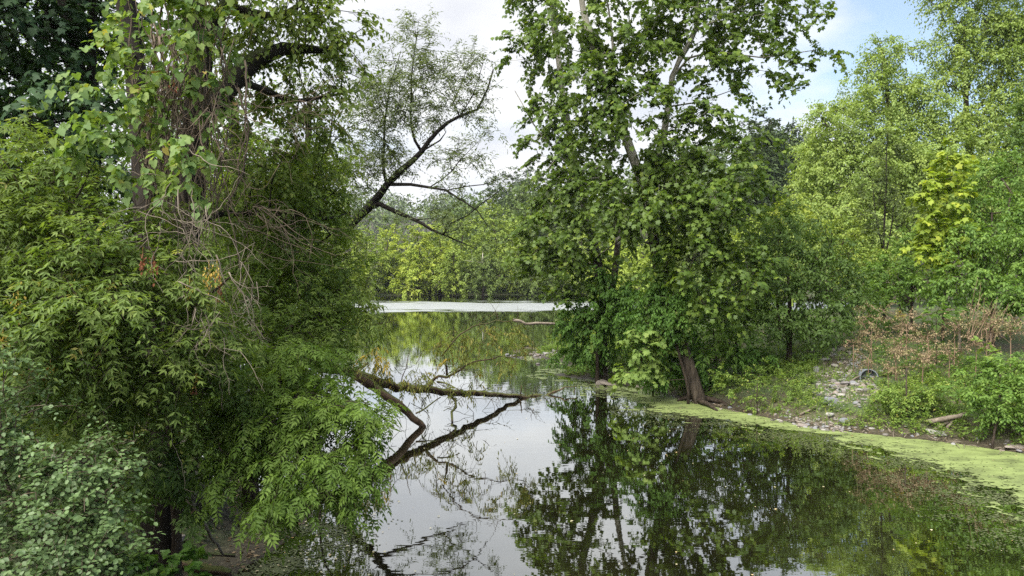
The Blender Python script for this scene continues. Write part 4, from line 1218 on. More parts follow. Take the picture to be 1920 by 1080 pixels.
# ------------------------------------------------------------------ willow behind, reaching over the water
wl = [([(690, 390, 27.5), (728, 345, 27.5), (755, 318, 27.5), (790, 285, 27.5), (820, 245, 27.5), (862, 218, 27.5), (895, 203, 27.5), (915, 165, 27.5), (925, 130, 27.5)], (.15, .025)),
      ([(735, 346, 27.5), (770, 347, 27.2), (805, 352, 27), (835, 358, 26.8), (870, 378, 26.6), (895, 395, 26.5), (915, 425, 26.5)], (.075, .015)),
      ([(835, 355, 26.8), (875, 350, 26.6), (905, 347, 26.5), (955, 330, 26.5)], (.03, .01)),
      ([(690, 392, 27.5), (712, 383, 27.2), (745, 397, 27), (790, 420, 26.8), (830, 440, 26.6), (862, 452, 26.5), (890, 465, 26.5)], (.11, .016)),
      ([(825, 437, 26.6), (845, 418, 26.5), (878, 405, 26.4), (905, 378, 26.4), (950, 345, 26.4)], (.045, .01)),
      ([(780, 412, 26.8), (805, 410, 26.8), (828, 414, 26.8)], (.03, .01)),
      ([(724, 348, 27.5), (719, 300, 27.5), (722, 230, 27.5), (732, 160, 27.5), (752, 95, 27.5)], (.07, .012)),
      ([(785, 288, 27.5), (772, 240, 27.5), (770, 180, 27.5), (776, 110, 27.5), (785, 40, 27.5)], (.06, .012)),
      ([(790, 285, 27.5), (825, 262, 27.2), (836, 248, 27.2)], (.05, .02)),
      ([(855, 222, 27.5), (850, 190, 27.5), (868, 150, 27.5), (880, 110, 27.5)], (.045, .01)),
      ([(752, 320, 27.5), (735, 285, 27.4), (700, 240, 27.4)], (.03, .01)),
      ([(860, 220, 27.5), (885, 180, 27.5), (905, 120, 27.5)], (.03, .008)),
      ([(660, 420, 27.5), (640, 340, 27), (618, 260, 26.8), (640, 190, 26.8)], (.06, .015)),
      ([(640, 340, 27), (600, 300, 26.6), (575, 220, 26.6), (560, 120, 26.4)], (.05, .015)),
      ([(600, 300, 26.6), (650, 240, 26.6), (690, 225, 26.6)], (.035, .01)),
      ([(810, 350, 27), (845, 320, 26.8), (880, 280, 26.6), (900, 262, 26.6)], (.028, .008))]
tree('willow', 'airy willow with dark limbs arching right across the open sky', 'tree',
     [(560, 640, 27.5), (600, 520, 27.5), (655, 425, 27.5), (690, 391, 27.5)], (.26, .15), limbs=wl,
     blobs=[(778, 90, 27.5, 50, 60, 1.3, .85), (740, 170, 27.5, 50, 60, 1.3, .9), (800, 160, 27.5, 50, 50, 1.2, .8), (860, 140, 27.5, 50, 45, 1.1, .85), (895, 110, 27.5, 28, 30, .8, .5), (700, 150, 27.4, 40, 60, 1.1, .8),
            (720, 260, 27.5, 45, 50, 1.2, .9), (790, 220, 27.5, 50, 40, 1.1, .9), (850, 200, 27.4, 40, 30, 1, .7), (690, 220, 27, 40, 60, 1.2, .9), (840, 300, 26.8, 45, 35, 1, .7), (890, 280, 26.6, 32, 30, .8, .45), (740, 310, 27.2, 50, 30, 1, .9),
            (850, 400, 26.5, 50, 30, .8, .45), (920, 355, 26.5, 30, 20, .6, .4), (790, 395, 26.8, 50, 30, .8, .35), (670, 320, 26.8, 40, 50, 1.2, 1.1), (912, 165, 27.4, 22, 26, .6, .9), (898, 215, 27.2, 26, 18, .6, .9), (915, 250, 26.8, 24, 18, .6, .6), (855, 350, 26.8, 36, 20, .7, .6), (915, 320, 26.6, 22, 16, .5, .6), (850, 440, 26.5, 30, 12, .5, .4)],
     dens=4.9, tpl=THIN, size=.16, mat='willow_leaf', bark='bark_willow', ntw=3, Lt=.65, k=8, tw=True, step=.6, rtip=.009, maxlimbs=22, spray=dict(up=.35, droop=.15, spread=.7, tipdown=.3, nrand=.6), jit=.2)
tree('willow', 'denser dark green willow crown left of the airy one, behind the box elders', 'tree',
     [(500, 660, 24), (540, 500, 24), (570, 350, 24), (580, 200, 24)], (.26, .08),
     limbs=[([(565, 380, 24), (610, 300, 24), (625, 200, 24)], (.08, .02))],
     blobs=[(600, 300, 23.5, 60, 60, 1.3), (560, 200, 23.5, 60, 60, 1.3), (620, 380, 23.5, 60, 50, 1.2, 1.3), (650, 320, 23.5, 40, 50, 1, .9), (540, 380, 23.5, 80, 80, 1.5, 1.2), (640, 450, 23, 50, 50, 1, 1.3), (620, 200, 23.8, 40, 50, 1, .5), (580, 100, 23.8, 60, 50, 1, .6), (560, 520, 22.5, 100, 70, 1.5, 1.3), (655, 540, 22, 40, 50, 1, 1.2)],
     dens=1.3, tpl=DIAMOND, size=.11, mat='olive_small', bark='bark_willow', ntw=4, Lt=.6, k=8, tw=True, step=.8, rtip=.008, spray=dict(droop=.4, tipdown=.6))
tree('willow_shrub', 'feathery willow shrub leaning out over the water at the left bank edge', 'shrub',
     [(600, 720, 15.5), (620, 660, 15.5), (660, 600, 15)], (.04, .015),
     limbs=[([(640, 630, 15.2), (700, 610, 14.8), (745, 600, 14.6)], (.02, .006)), ([(655, 605, 15), (680, 560, 15), (690, 520, 15)], (.02, .006))],
     blobs=[(640, 590, 15, 50, 40, .5), (690, 600, 14.8, 40, 22, .35, .9), (730, 606, 14.6, 22, 12, .25, .8), (670, 550, 15, 30, 40, .4, .7), (600, 640, 15, 36, 26, .4), (610, 540, 15.2, 40, 50, .5), (680, 510, 15, 18, 40, .3, .45), (665, 625, 15, 30, 14, .3, .7)],
     dens=6.0, tpl=THIN, size=.15, mat='olive_small', bark='bark_brown', ntw=4, Lt=.4, k=9, tw=True, step=.3, rtip=.004, spray=dict(droop=.4, tipdown=.5, nrand=.6))

# ------------------------------------------------------------------ fallen willow trunk with broken arms lying in the water
fb = P(618, 688, 18.6)
ft = Thing('fallen_willow', 'fallen dark willow trunk slanting from the left bank down into the water', 'fallen tree', [fb[0] - 3, fb[1] - .5, ground_z(fb[0] - 3, fb[1] - .5)])


def arm(name, pts, r0, r1, sides=10, mat='bark_log'):
    pl = smooth_path([P(*q) for q in pts], .22, .035 if r0 > .03 else .02)
    V, Fs = tube(pl, np.linspace(r0, r1, len(pl)), sides, rough=.16)
    ft.part(name, V, Fs, M[mat], smooth=True)


arm('trunk', [(440, 640, 18), (540, 668, 18.3), (620, 688, 18.6), (665, 700, 18.8), (712, 716, 19.2), (760, 728, 19.8), (830, 735, 20.8), (900, 737, 22), (960, 743, 23.3), (1010, 743, 24.2), (1045, 737, 24.9)], .155, .045, 14)
arm('branch', [(665, 700, 18.8), (700, 722, 18.8), (730, 748, 18.9), (765, 775, 19.1), (795, 802, 19.3)], .13, .08, 12)
arm('branch', [(795, 733, 20.2), (812, 712, 20.2), (838, 704, 20.2), (862, 690, 20.2), (895, 678, 20.2), (935, 668, 20.3), (985, 665, 20.4)], .045, .008)
arm('branch', [(838, 704, 20.2), (836, 680, 20.2), (832, 662, 20.2)], .035, .012)
arm('branch', [(828, 668, 20.1), (850, 640, 20), (875, 618, 20), (915, 604, 20), (960, 602, 20.1), (1000, 612, 20.2)], .02, .006)
arm('branch', [(820, 716, 20.2), (845, 722, 20), (862, 732, 19.9)], .03, .01)
arm('branch', [(835, 735, 20.9), (850, 752, 20.8), (852, 772, 20.4), (848, 790, 19.9)], .04, .03)
arm('branch', [(780, 775, 19.2), (800, 766, 19.6), (826, 745, 20.4)], .022, .014)
arm('branch', [(1000, 744, 24.2), (1035, 738, 24.4), (1050, 728, 24.5), (1082, 724, 24.8)], .05, .015)
arm('branch', [(1040, 740, 24.8), (1068, 742, 25), (1078, 730, 25)], .05, .02)
arm('branch', [(975, 744, 23.6), (978, 722, 23.5)], .03, .01, 6)
arm('branch', [(750, 725, 19.8), (760, 690, 19.8), (770, 655, 19.8)], .016, .006, 6)
arm('branch', [(818, 660, 20), (817, 690, 20), (817, 700, 20)], .01, .005, 5)
arm('branch', [(650, 700, 18.8), (668, 690, 18.7), (690, 680, 18.6)], .05, .02, 8)
bl = [(700, 672, 18.6, 30, 22, .4, 1.0), (740, 720, 19, 30, 20, .4, 1.0), (780, 700, 19.6, 30, 30, .5, .8), (820, 722, 20, 30, 24, .4, .8), (850, 640, 20, 30, 30, .4, .9), (900, 630, 20, 40, 25, .4, 1.0), (950, 630, 20, 40, 28, .5, 1.2), (975, 665, 20.3, 26, 22, .4, .8),
      (870, 680, 20.2, 36, 20, .4, .7), (930, 675, 20.2, 30, 14, .3, .6), (830, 650, 20, 16, 22, .25, 1), (890, 712, 20.4, 40, 18, .3, .4), (720, 690, 18.9, 24, 18, .3, 1), (860, 735, 20.6, 40, 10, .25, .6)]
C, O = fill_blobs(bl, 9.0)
C[:, 2] = np.maximum(C[:, 2], .25)
pos, T, Nn, s, idx, (a, m_, e) = sprays(C, O, 3, .42, 8, .13, spread=.6, droop=.7, tipdown=.9, nrand=.8)
foliage(ft, pos, T, Nn, s, idx, THIN, M['willow_autumn'], 'willow_autumn', 150, name='foliage')
tw_ = [tube(np.array([a[i], m_[i], e[i]]), np.array([.006, .004, .002]), 3, cap=False) for i in range(len(a))]
ends = [(760, 690), (780, 735), (830, 735), (880, 737), (930, 742), (975, 744), (1010, 743), (812, 712), (862, 690), (915, 670), (850, 640), (900, 606), (960, 602), (700, 722), (740, 755), (852, 760), (800, 766), (985, 665), (640, 690), (690, 705)]
for i in range(150):                                                # bare twigs standing off the limbs, forked
    q = ends[i % len(ends)]; d_ = float(np.interp(q[0], [620, 712, 760, 830, 900, 1010], [18.6, 19.2, 19.8, 20.5, 21.0, 23.8]))
    if q[1] < 700: d_ = 20.1
    a0 = P(q[0] + rng.normal(0, 14), q[1] + rng.normal(0, 4), d_)
    dr = nrm(rng.normal(0, 1, 3) * [1, .6, .8] + [.3, 0, .15]); ln = rng.uniform(.25, .9)
    b0 = a0 + dr * ln * .5 + rng.normal(0, .05, 3); c0 = b0 + nrm(dr + rng.normal(0, .5, 3)) * ln * .5
    tw_.append(tube(smooth_path([a0, b0, c0], .15, .012), np.linspace(.010, .003, len(smooth_path([a0, b0, c0], .15))), 3, cap=False))
    f0 = b0 + nrm(dr + rng.normal(0, .9, 3)) * ln * .35
    tw_.append(tube(np.array([b0, (b0 + f0) / 2 + rng.normal(0, .02, 3), f0]), np.array([.006, .004, .002]), 3, cap=False))
ft.part('twigs', *join(tw_), M['bark_log'], kind='stuff')
C, O = fill_blobs([(705, 655, 18.7, 24, 16, .3, 1.5), (690, 668, 18.7, 16, 12, .2, 1.2), (846, 668, 20, 10, 12, .15, 1.4), (728, 668, 18.8, 12, 12, .2, 1)], 6)
pos, T, Nn, s, idx, (a, m_, e) = sprays(C, O, 3, .3, 7, .12, spread=.6, droop=.7, tipdown=.9, nrand=.8)
V, Fs, nv = place(THIN, pos, T, Nn, s * 1.2)
ft.part('foliage', V, Fs, M['gold_leaf'], kind='stuff', label='golden yellow turning leaves', rnd=np.repeat(rng.random(len(pos)), nv))
stick('driftwood_log', 'pale bare driftwood log floating on the water left of the ivy clad trunks', 'log', [(962, 600, 47), (975, 601, 47), (985, 608, 47), (1005, 606, 47), (1040, 607, 47)], .10, .07, 'dead_wood', sides=8, step=.4)
stick('sunken_branch', 'bent thin branch poking out of the shallows in front of the boulders', 'branch', [P(1095, 712, 27), P(1110, 722, 26.5), P(1122, 732, 26)], .015, .01, 'bark_brown')
stick('sunken_branch', 'small curled twig sticking out of the water near the sycamore', 'branch', [(1186, 741, 24.3), (1190, 736, 24.2), (1197, 739, 24.2)], .012, .008, 'bark_brown')

# ------------------------------------------------------------------ sycamores
SY = dict(bark='bark_syc', ntw=5, k=8, tw=True, step=.7, rtip=.008)
tree('sycamore', 'right leaning sycamore with pale upper limbs and a brown foot at the water edge', 'tree',
     [(1310, 748, 22.8), (1292, 690, 22.9), (1274, 630, 23), (1248, 550, 23.2), (1228, 470, 23.4), (1220, 400, 23.4), (1205, 345, 23.4)], (.205, .15),
     limbs=[([(1205, 345, 23.4), (1190, 305, 23.3), (1172, 255, 23.2), (1150, 190, 23.2), (1118, 110, 23.2), (1100, 50, 23.2), (1080, -60, 23.2)], (.16, .08)),
            ([(1205, 345, 23.4), (1224, 318, 23.3), (1245, 250, 23.3), (1253, 180, 23.2), (1275, 110, 23.2), (1305, 50, 23.2), (1312, -60, 23.2)], (.12, .07)),
            ([(1262, 150, 23.2), (1290, 108, 23.1), (1340, 95, 23), (1430, 108, 22.8), (1520, 95, 22.6)], (.05, .015)),
            ([(1300, 60, 23.2), (1380, 20, 23), (1440, -20, 22.8)], (.05, .02)),
            ([(1140, 160, 23.2), (1150, 90, 23.2), (1140, 10, 23.2)], (.06, .03)),
            ([(1225, 460, 23.4), (1170, 445, 23), (1120, 480, 22.8)], (.04, .015)),
            ([(1250, 200, 23.2), (1310, 190, 22.8), (1370, 170, 22.6)], (.04, .015)),
            ([(1262, 600, 23), (1230, 640, 22.4), (1190, 665, 22)], (.03, .01))],
     blobs=[(1080, 50, 23, 70, 50, 1.2), (1150, 90, 22.8, 60, 50, 1.2, 1.1), (1120, 160, 22.6, 70, 45, 1.2, 1.2), (1180, 190, 22.2, 70, 50, 1.2, 1.3), (1100, 230, 22.6, 60, 50, 1.2), (1180, 280, 22.6, 70, 45, 1.2, .8), (1260, 270, 22.8, 60, 50, 1.2, 1.0),
            (1310, 40, 23, 70, 45, 1.2, .9), (1380, 60, 22.8, 60, 40, 1.1, .9), (1440, 20, 22.8, 70, 35, 1, .8), (1340, 130, 22.8, 60, 40, 1.1, .9), (1440, 120, 22.6, 50, 32, .8, .85), (1505, 130, 22.6, 38, 26, .6, .8), (1555, 100, 22.4, 20, 26, .4, .7), (1545, 30, 22.6, 22, 22, .4, .7), (1490, 60, 22.6, 40, 30, .7, .6), (1515, 170, 22.4, 20, 16, .3, .6),
            (1330, 220, 22.6, 60, 45, 1.1, 1.0), (1400, 260, 22.4, 40, 35, .8, .8), (1300, 320, 22.4, 80, 50, 1.3, 1.3), (1390, 330, 22.2, 50, 45, 1, 1), (1240, 380, 22.2, 80, 50, 1.3, 1.3), (1330, 410, 22, 80, 55, 1.3, 1.4), (1150, 360, 22.6, 60, 45, 1.1, 1.1),
            (1300, 490, 21.8, 70, 50, 1.1, 1.1), (1380, 480, 21.8, 50, 50, 1, 1.1), (1440, 340, 22, 28, 26, .5, .6), (1180, 420, 22.4, 60, 40, 1, 1), (1200, 60, 23, 50, 40, 1, .7), (1250, 40, 23, 40, 36, .9, .8), (1320, 100, 22.6, 34, 22, .8, .6), (1225, 80, 22.6, 40, 40, .8, .8), (1230, 150, 22.4, 30, 30, .7, .7), (1250, 0, 22.8, 50, 30, .9, .9), (1350, 170, 22.4, 36, 26, .7, .7), (1350, 560, 21.8, 50, 40, .8, 1),
            (1150, -60, 23, 140, 60, 1.6), (1350, -60, 23, 140, 60, 1.6)],
     dens=2.9, tpl=LOBED6, size=.138, mat='syc_leaf', nparts=300, Lt=.7, spray=dict(droop=.35, tipdown=.5, nrand=.5), maxlimbs=20, **SY)
tree('sycamore', 'left sycamore with ivy at its foot, its crown brushing the open sky', 'tree',
     [(1128, 712, 27.2), (1128, 620, 27.2), (1122, 500, 27.2), (1100, 400, 27.2), (1082, 320, 27.2), (1060, 200, 27.2), (1040, 60, 27.2), (1035, -60, 27.2)], (.2, .08),
     limbs=[([(1128, 620, 27.2), (1152, 520, 27.2), (1160, 450, 27.2), (1175, 360, 27.2)], (.16, .08)), ([(1100, 420, 27.2), (1060, 440, 26.8), (1010, 470, 26.6), (985, 500, 26.6)], (.06, .015)),
            ([(1082, 320, 27.2), (1020, 260, 26.8), (965, 170, 26.8)], (.06, .015)), ([(1070, 260, 27.2), (1010, 340, 26.8)], (.04, .015))],
     blobs=[(985, 60, 26.8, 38, 40, .9, .75), (1020, 20, 27, 50, 40, 1, .8), (970, 110, 26.8, 28, 30, .7, .5), (1030, 120, 27, 50, 40, 1.1, .9), (980, 200, 26.8, 34, 24, .7, .7), (1030, 210, 26.8, 50, 40, 1.1, 1.1), (990, 265, 26.8, 30, 22, .6, .6), (1040, 290, 26.8, 50, 40, 1.1, 1.2),
            (1090, 330, 26.4, 60, 45, 1.1, 1.2), (1040, 380, 26.4, 45, 35, .9, 1.1), (1015, 435, 26.4, 45, 35, .9, 1.1), (1070, 440, 26.2, 50, 45, 1, 1.2), (1000, 490, 26.2, 40, 28, .7, .9), (1060, 510, 26, 40, 30, .7, .8), (1110, 490, 26.2, 40, 40, .8, .8), (1090, 560, 26, 36, 26, .6, .8), (960, 470, 26.4, 14, 18, .3, .6), (1020, 548, 26, 16, 14, .3, .5), (1000, -50, 27, 90, 50, 1.3)],
     dens=3.6, tpl=LOBED6, size=.15, mat='syc_leaf', nparts=300, Lt=.75, spray=dict(droop=.35, tipdown=.5, nrand=.5), maxlimbs=14, **SY)
tree('young_sycamore', 'low pale green sycamore sprout hanging over the stones between the trunks', 'tree',
     [(1225, 728, 24), (1205, 680, 23.4), (1195, 640, 23)], (.03, .012),
     blobs=[(1190, 650, 22.6, 40, 28, .6), (1215, 625, 22.6, 34, 24, .5), (1180, 695, 22.6, 32, 22, .5), (1240, 665, 22.6, 30, 26, .5), (1172, 712, 22.8, 12, 8, .2), (1270, 600, 22.4, 28, 22, .4), (1210, 700, 22.6, 28, 18, .4)],
     dens=7.5, tpl=LOBED6, size=.145, mat='syc_light', nparts=200, Lt=.4, spray=dict(droop=.3, tipdown=.5, nrand=.4), **{**SY, 'bark': 'bark_brown', 'ntw': 3, 'k': 6, 'step': .4})
tree('ivy_thicket', 'dense ivy thicket wrapped round the foot of the left sycamore', 'ivy',
     [(1120, 712, 26.6), (1120, 600, 26.6), (1118, 500, 26.8)], (.08, .03),
     blobs=[(1100, 625, 26.6, 50, 38, .9), (1080, 600, 26.6, 45, 36, .8), (1130, 570, 26.2, 50, 45, .9), (1165, 570, 26.2, 40, 40, .8), (1066, 655, 27, 30, 20, .5), (1120, 520, 26.4, 35, 30, .6), (1160, 625, 27, 36, 30, .7), (1105, 668, 26.8, 30, 18, .4), (1140, 672, 27.2, 22, 20, .4), (1160, 600, 26, 30, 30, .6), (1170, 545, 26.6, 30, 25, .6)],
     dens=13, tpl=DIAMOND, size=.13, mat='ivy_leaf', bark='bark_brown', ntw=5, Lt=.35, k=7, step=.5, rtip=.006, spray=dict(droop=.5, tipdown=.7, nrand=.4), nparts=0)
tree('ivy_thicket', 'mat of small bright ivy leaves climbing the leaning sycamore trunk', 'ivy',
     [(1290, 735, 22.6), (1262, 620, 22.6), (1235, 520, 22.8)], (.05, .02),
     blobs=[(1235, 560, 22.6, 50, 36, .8), (1215, 590, 22.6, 36, 30, .6), (1265, 590, 22.4, 40, 34, .6), (1240, 520, 22.8, 30, 28, .5), (1215, 640, 22.8, 34, 30, .6), (1235, 690, 23.2, 40, 30, .6), (1215, 560, 22.8, 30, 20, .5), (1240, 480, 23, 20, 24, .3, .7), (1300, 650, 23.6, 24, 40, .5), (1264, 625, 22.5, 18, 18, .25), (1255, 665, 23.4, 18, 26, .4), (1240, 710, 23.8, 34, 18, .5), (1205, 708, 24.6, 26, 14, .4), (1310, 690, 23.5, 18, 30, .4)],
     dens=13, tpl=DIAMOND, size=.11, mat='ivy_leaf', bark='bark_brown', ntw=5, Lt=.32, k=7, step=.5, rtip=.006, spray=dict(droop=.5, tipdown=.6, nrand=.4))

# ------------------------------------------------------------------ right bank trees
SM = dict(tpl=DIAMOND, size=.175, mat='silver_maple', bark='bark_brown', ntw=5, Lt=1.0, k=8, tw=False, step=1.4, rtip=.02, maxlimbs=12, spray=dict(droop=.35, tipdown=.45, nrand=.5))
tree('silver_maple', 'tall light green maple with a pointed crown, left of the two against blue sky', 'tree',
     [(1700, 560, 44), (1695, 420, 44), (1672, 300, 44), (1668, 230, 44), (1655, 100, 44)], (.36, .08),
     limbs=[([(1680, 330, 44), (1640, 240, 44), (1590, 190, 44)], (.10, .03)), ([(1672, 300, 44), (1690, 210, 44), (1700, 130, 44)], (.10, .03)), ([(1690, 400, 44), (1600, 300, 43), (1540, 220, 43)], (.12, .03)), ([(1690, 400, 44), (1610, 340, 43), (1550, 300, 43)], (.08, .02))],
     blobs=[(1655, 95, 44, 28, 32, 1.2, .8), (1690, 110, 44, 30, 36, 1.2, .8), (1630, 130, 44, 30, 35, 1.2, .8), (1660, 180, 43.5, 60, 45, 2), (1710, 190, 43.5, 50, 50, 2), (1600, 190, 43.5, 45, 30, 1.6), (1560, 200, 43.5, 28, 20, 1, .7), (1590, 250, 43, 60, 45, 2), (1530, 230, 43, 30, 26, 1, .7), (1650, 270, 42.5, 60, 45, 2),
            (1540, 290, 43, 50, 40, 1.6), (1600, 330, 42, 60, 45, 2), (1520, 340, 43, 32, 40, 1.4), (1560, 400, 42, 60, 45, 2), (1680, 350, 42, 60, 50, 2), (1640, 430, 41, 70, 50, 2), (1550, 470, 41, 70, 45, 2), (1510, 430, 42, 30, 40, 1.4), (1720, 270, 43, 50, 50, 2)],
     dens=6.4, **SM)
tree('silver_maple', 'tall light green maple reaching out of frame at the top right corner', 'tree',
     [(1850, 560, 43), (1840, 400, 43), (1815, 280, 43), (1812, 180, 43), (1808, 60, 43)], (.34, .08),
     limbs=[([(1818, 280, 43), (1850, 200, 43), (1890, 110, 43), (1915, 30, 43)], (.12, .04)), ([(1812, 170, 43), (1835, 110, 43), (1850, 40, 43)], (.08, .02)), ([(1812, 200, 43), (1790, 110, 43), (1770, 70, 43)], (.07, .02)), ([(1840, 360, 43), (1880, 280, 42), (1930, 230, 42)], (.09, .03))],
     blobs=[(1790, 20, 43, 40, 30, 1.4), (1790, 90, 43, 40, 40, 1.6), (1840, 60, 43, 45, 45, 1.8), (1880, 30, 43, 50, 35, 1.8), (1910, 80, 43, 40, 50, 1.6), (1850, 120, 42.6, 60, 36, 1.8, .8), (1780, 150, 43, 40, 30, 1.5), (1930, 160, 42, 60, 60, 2), (1850, 210, 42, 60, 40, 2, .9), (1770, 220, 42, 45, 40, 1.6), (1900, 260, 41, 60, 45, 2),
            (1800, 290, 41, 60, 45, 2), (1740, 330, 41, 50, 50, 2), (1860, 340, 40, 70, 45, 2), (1770, 400, 40, 60, 45, 2), (1960, 300, 41, 60, 80, 2), (1960, 60, 42, 60, 90, 2), (1840, -60, 43, 120, 60, 2.5)],
     dens=6.4, **SM)
tree('slender_tree', 'slender airy tree with small dark leaves in front of the light maples', 'tree',
     [(1658, 560, 31), (1656, 470, 31), (1660, 380, 31), (1662, 300, 31), (1664, 250, 31)], (.07, .015),
     limbs=[([(1657, 500, 31), (1672, 420, 31), (1680, 350, 31)], (.05, .012)), ([(1657, 480, 31), (1642, 400, 31), (1636, 340, 31)], (.04, .012))],
     blobs=[(1664, 280, 31, 26, 30, .6, .8), (1650, 330, 31, 36, 30, .8, .9), (1680, 350, 31, 34, 30, .8, .9), (1630, 380, 31, 30, 26, .6, .8), (1665, 400, 31, 45, 26, .9, .8), (1700, 400, 31, 26, 26, .6, .8), (1640, 440, 31, 34, 24, .7, .6), (1690, 440, 31, 34, 20, .7, .6)],
     dens=8.5, tpl=DIAMOND, size=.10, mat='slender_leaf', ntw=4, Lt=.45, k=7, tw=True, step=.8, rtip=.01, spray=dict(up=.4, droop=.1))
tree('yellow_sapling', 'young sycamore sapling with large bright yellow green leaves on the right bank', 'tree',
     [(1768, 600, 24.5), (1772, 500, 24.5), (1775, 400, 24.5), (1776, 290, 24.5)], (.05, .012),
     limbs=[([(1773, 460, 24.5), (1790, 380, 24.5), (1805, 310, 24.5)], (.02, .006))],
     blobs=[(1776, 292, 23.6, 15, 24, .3, .9), (1762, 340, 23.6, 24, 26, .4, 1), (1800, 316, 23.6, 17, 22, .3, .9), (1742, 362, 23.5, 20, 28, .35, 1), (1788, 370, 23.5, 28, 28, .45, 1), (1755, 420, 23.5, 36, 28, .55), (1800, 430, 23.5, 26, 26, .45, .8), (1740, 465, 23.5, 32, 24, .45, .9), (1780, 480, 23.5, 34, 24, .45, .8)],
     dens=13.0, tpl=LOBED6, size=.175, mat='yellow_leaf', bark='bark_brown', ntw=2, Lt=.35, k=5, nparts=300, tw=True, step=.5, rtip=.005, spray=dict(up=.35, droop=.2, tipdown=.4))

BU = dict(bark='bark_brown', ntw=5, k=7, step=.8, rtip=.008)
tree('large_bush', 'large rounded deep green bush right of the sycamore, over the bank', 'bush',
     [(1480, 690, 24.5), (1480, 560, 25), (1470, 450, 25.5)], (.10, .03),
     limbs=[([(1480, 600, 25), (1540, 500, 25), (1560, 450, 25)], (.05, .02)), ([(1480, 600, 25), (1420, 520, 25), (1400, 470, 25)], (.05, .02))],
     blobs=[(1470, 420, 25.5, 60, 36, 1.2), (1430, 450, 25, 50, 40, 1.2), (1520, 450, 25, 60, 40, 1.2), (1480, 500, 24.5, 80, 45, 1.4), (1560, 500, 24.8, 50, 40, 1.1), (1420, 530, 24.5, 50, 50, 1.2), (1500, 560, 24, 80, 45, 1.4), (1580, 560, 24.5, 50, 36, 1.1), (1450, 600, 24, 60, 36, 1.2), (1530, 610, 24, 60, 28, 1.1), (1390, 590, 24.5, 40, 40, 1), (1610, 530, 25, 28, 30, .8)],
     dens=7.0, tpl=DIAMOND, size=.13, mat='bush_deep', Lt=.55, spray=dict(droop=.4, tipdown=.4, nrand=.45), **BU)
tree('vine_draped_bush', 'bush topped with bright yellow green leaves above the deep green bush', 'bush',
     [(1460, 640, 27.5), (1460, 420, 27.5)], (.06, .03),
     blobs=[(1465, 385, 27.5, 30, 18, .7, 1), (1450, 405, 27.4, 40, 18, .8, .8), (1520, 425, 26.6, 30, 18, .6, .6)], dens=9, tpl=DIAMOND, size=.16, mat='far_yellow', Lt=.5, spray=dict(droop=.3), **BU)
tree('large_bush', 'mid green leafy bush at the right edge behind the dry weeds', 'bush',
     [(1860, 640, 22.5), (1860, 500, 23), (1860, 400, 23.5)], (.10, .03),
     limbs=[([(1860, 560, 23), (1800, 480, 23), (1790, 440, 23)], (.04, .02))],
     blobs=[(1880, 330, 24.5, 45, 40, 1), (1840, 390, 23.8, 50, 40, 1), (1900, 410, 23.6, 45, 45, 1), (1820, 450, 23, 50, 45, 1), (1880, 480, 22.8, 60, 45, 1.1), (1810, 520, 22.6, 55, 36, 1), (1870, 550, 22.2, 60, 36, 1), (1940, 480, 22.6, 50, 90, 1), (1850, 320, 25, 34, 26, .8, .8), (1760, 540, 23, 40, 28, .8), (1925, 570, 21.5, 30, 30, .6)],
     dens=9, tpl=DIAMOND, size=.115, mat='bush_mid', Lt=.5, spray=dict(droop=.4, tipdown=.5, nrand=.45), **BU)
tree('dark_edge_tree', 'darker green tree cut off by the right edge beside the yellow sapling', 'tree',
     [(1945, 620, 25), (1945, 300, 26)], (.12, .05),
     blobs=[(1935, 220, 27, 30, 40, 1), (1930, 290, 26.5, 36, 50, 1), (1960, 240, 27, 60, 100, 1.5), (1945, 380, 26, 40, 60, 1.1)], dens=7.5, tpl=DIAMOND, size=.13, mat='bush_deep', Lt=.5, **BU)
tree('light_bush', 'light yellow green bush between the slender tree and the yellow sapling', 'bush',
     [(1710, 620, 26), (1710, 500, 26.5)], (.05, .02),
     blobs=[(1710, 450, 27, 36, 22, .8), (1700, 490, 26.6, 50, 34, 1), (1740, 520, 26, 45, 30, .9), (1680, 540, 26, 45, 36, .9), (1650, 510, 27, 34, 36, .8), (1630, 560, 26, 36, 26, .8)], dens=9, tpl=DIAMOND, size=.13, mat='bush_mid', Lt=.45, **BU)
tree('light_bush', 'soft grey green bush filling in below the left silver maple', 'bush',
     [(1600, 600, 30), (1590, 500, 31)], (.05, .02),
     blobs=[(1590, 440, 32, 40, 30, 1), (1610, 480, 31, 45, 36, 1), (1560, 450, 32, 36, 36, 1), (1620, 540, 30, 40, 36, 1)], dens=9, tpl=DIAMOND, size=.14, mat='far_green', Lt=.5, **BU)
tree('sumac', 'sumac shrub with ferny bright leaves right of the leaning sycamore trunk', 'shrub',
     [(1345, 700, 23.6), (1340, 640, 23.4), (1335, 590, 23.2)], (.03, .012),
     blobs=[(1325, 585, 22.6, 34, 22, .5), (1350, 605, 22.6, 36, 24, .5), (1375, 640, 22.8, 34, 24, .5), (1335, 640, 22.6, 34, 24, .5), (1360, 570, 23, 30, 20, .5)], dens=4.0, tpl=SUMAC, size=.42, mat='bush_mid', bark='bark_brown', ntw=2, Lt=.4, k=3, nparts=0, step=.4, spray=dict(droop=.2, up=.4, tipdown=.25, nrand=.3))
tree('sumac', 'fern like sumac standing in the dry weeds near the right edge', 'shrub',
     [(1755, 640, 21.8), (1755, 590, 21.8)], (.02, .01),
     blobs=[(1750, 585, 21.6, 26, 14, .4), (1780, 592, 21.6, 22, 14, .4)], dens=5, tpl=SUMAC, size=.42, mat='bush_mid', bark='bark_brown', ntw=2, Lt=.3, k=3, step=.3, spray=dict(droop=.2, up=.4, tipdown=.2, nrand=.3))
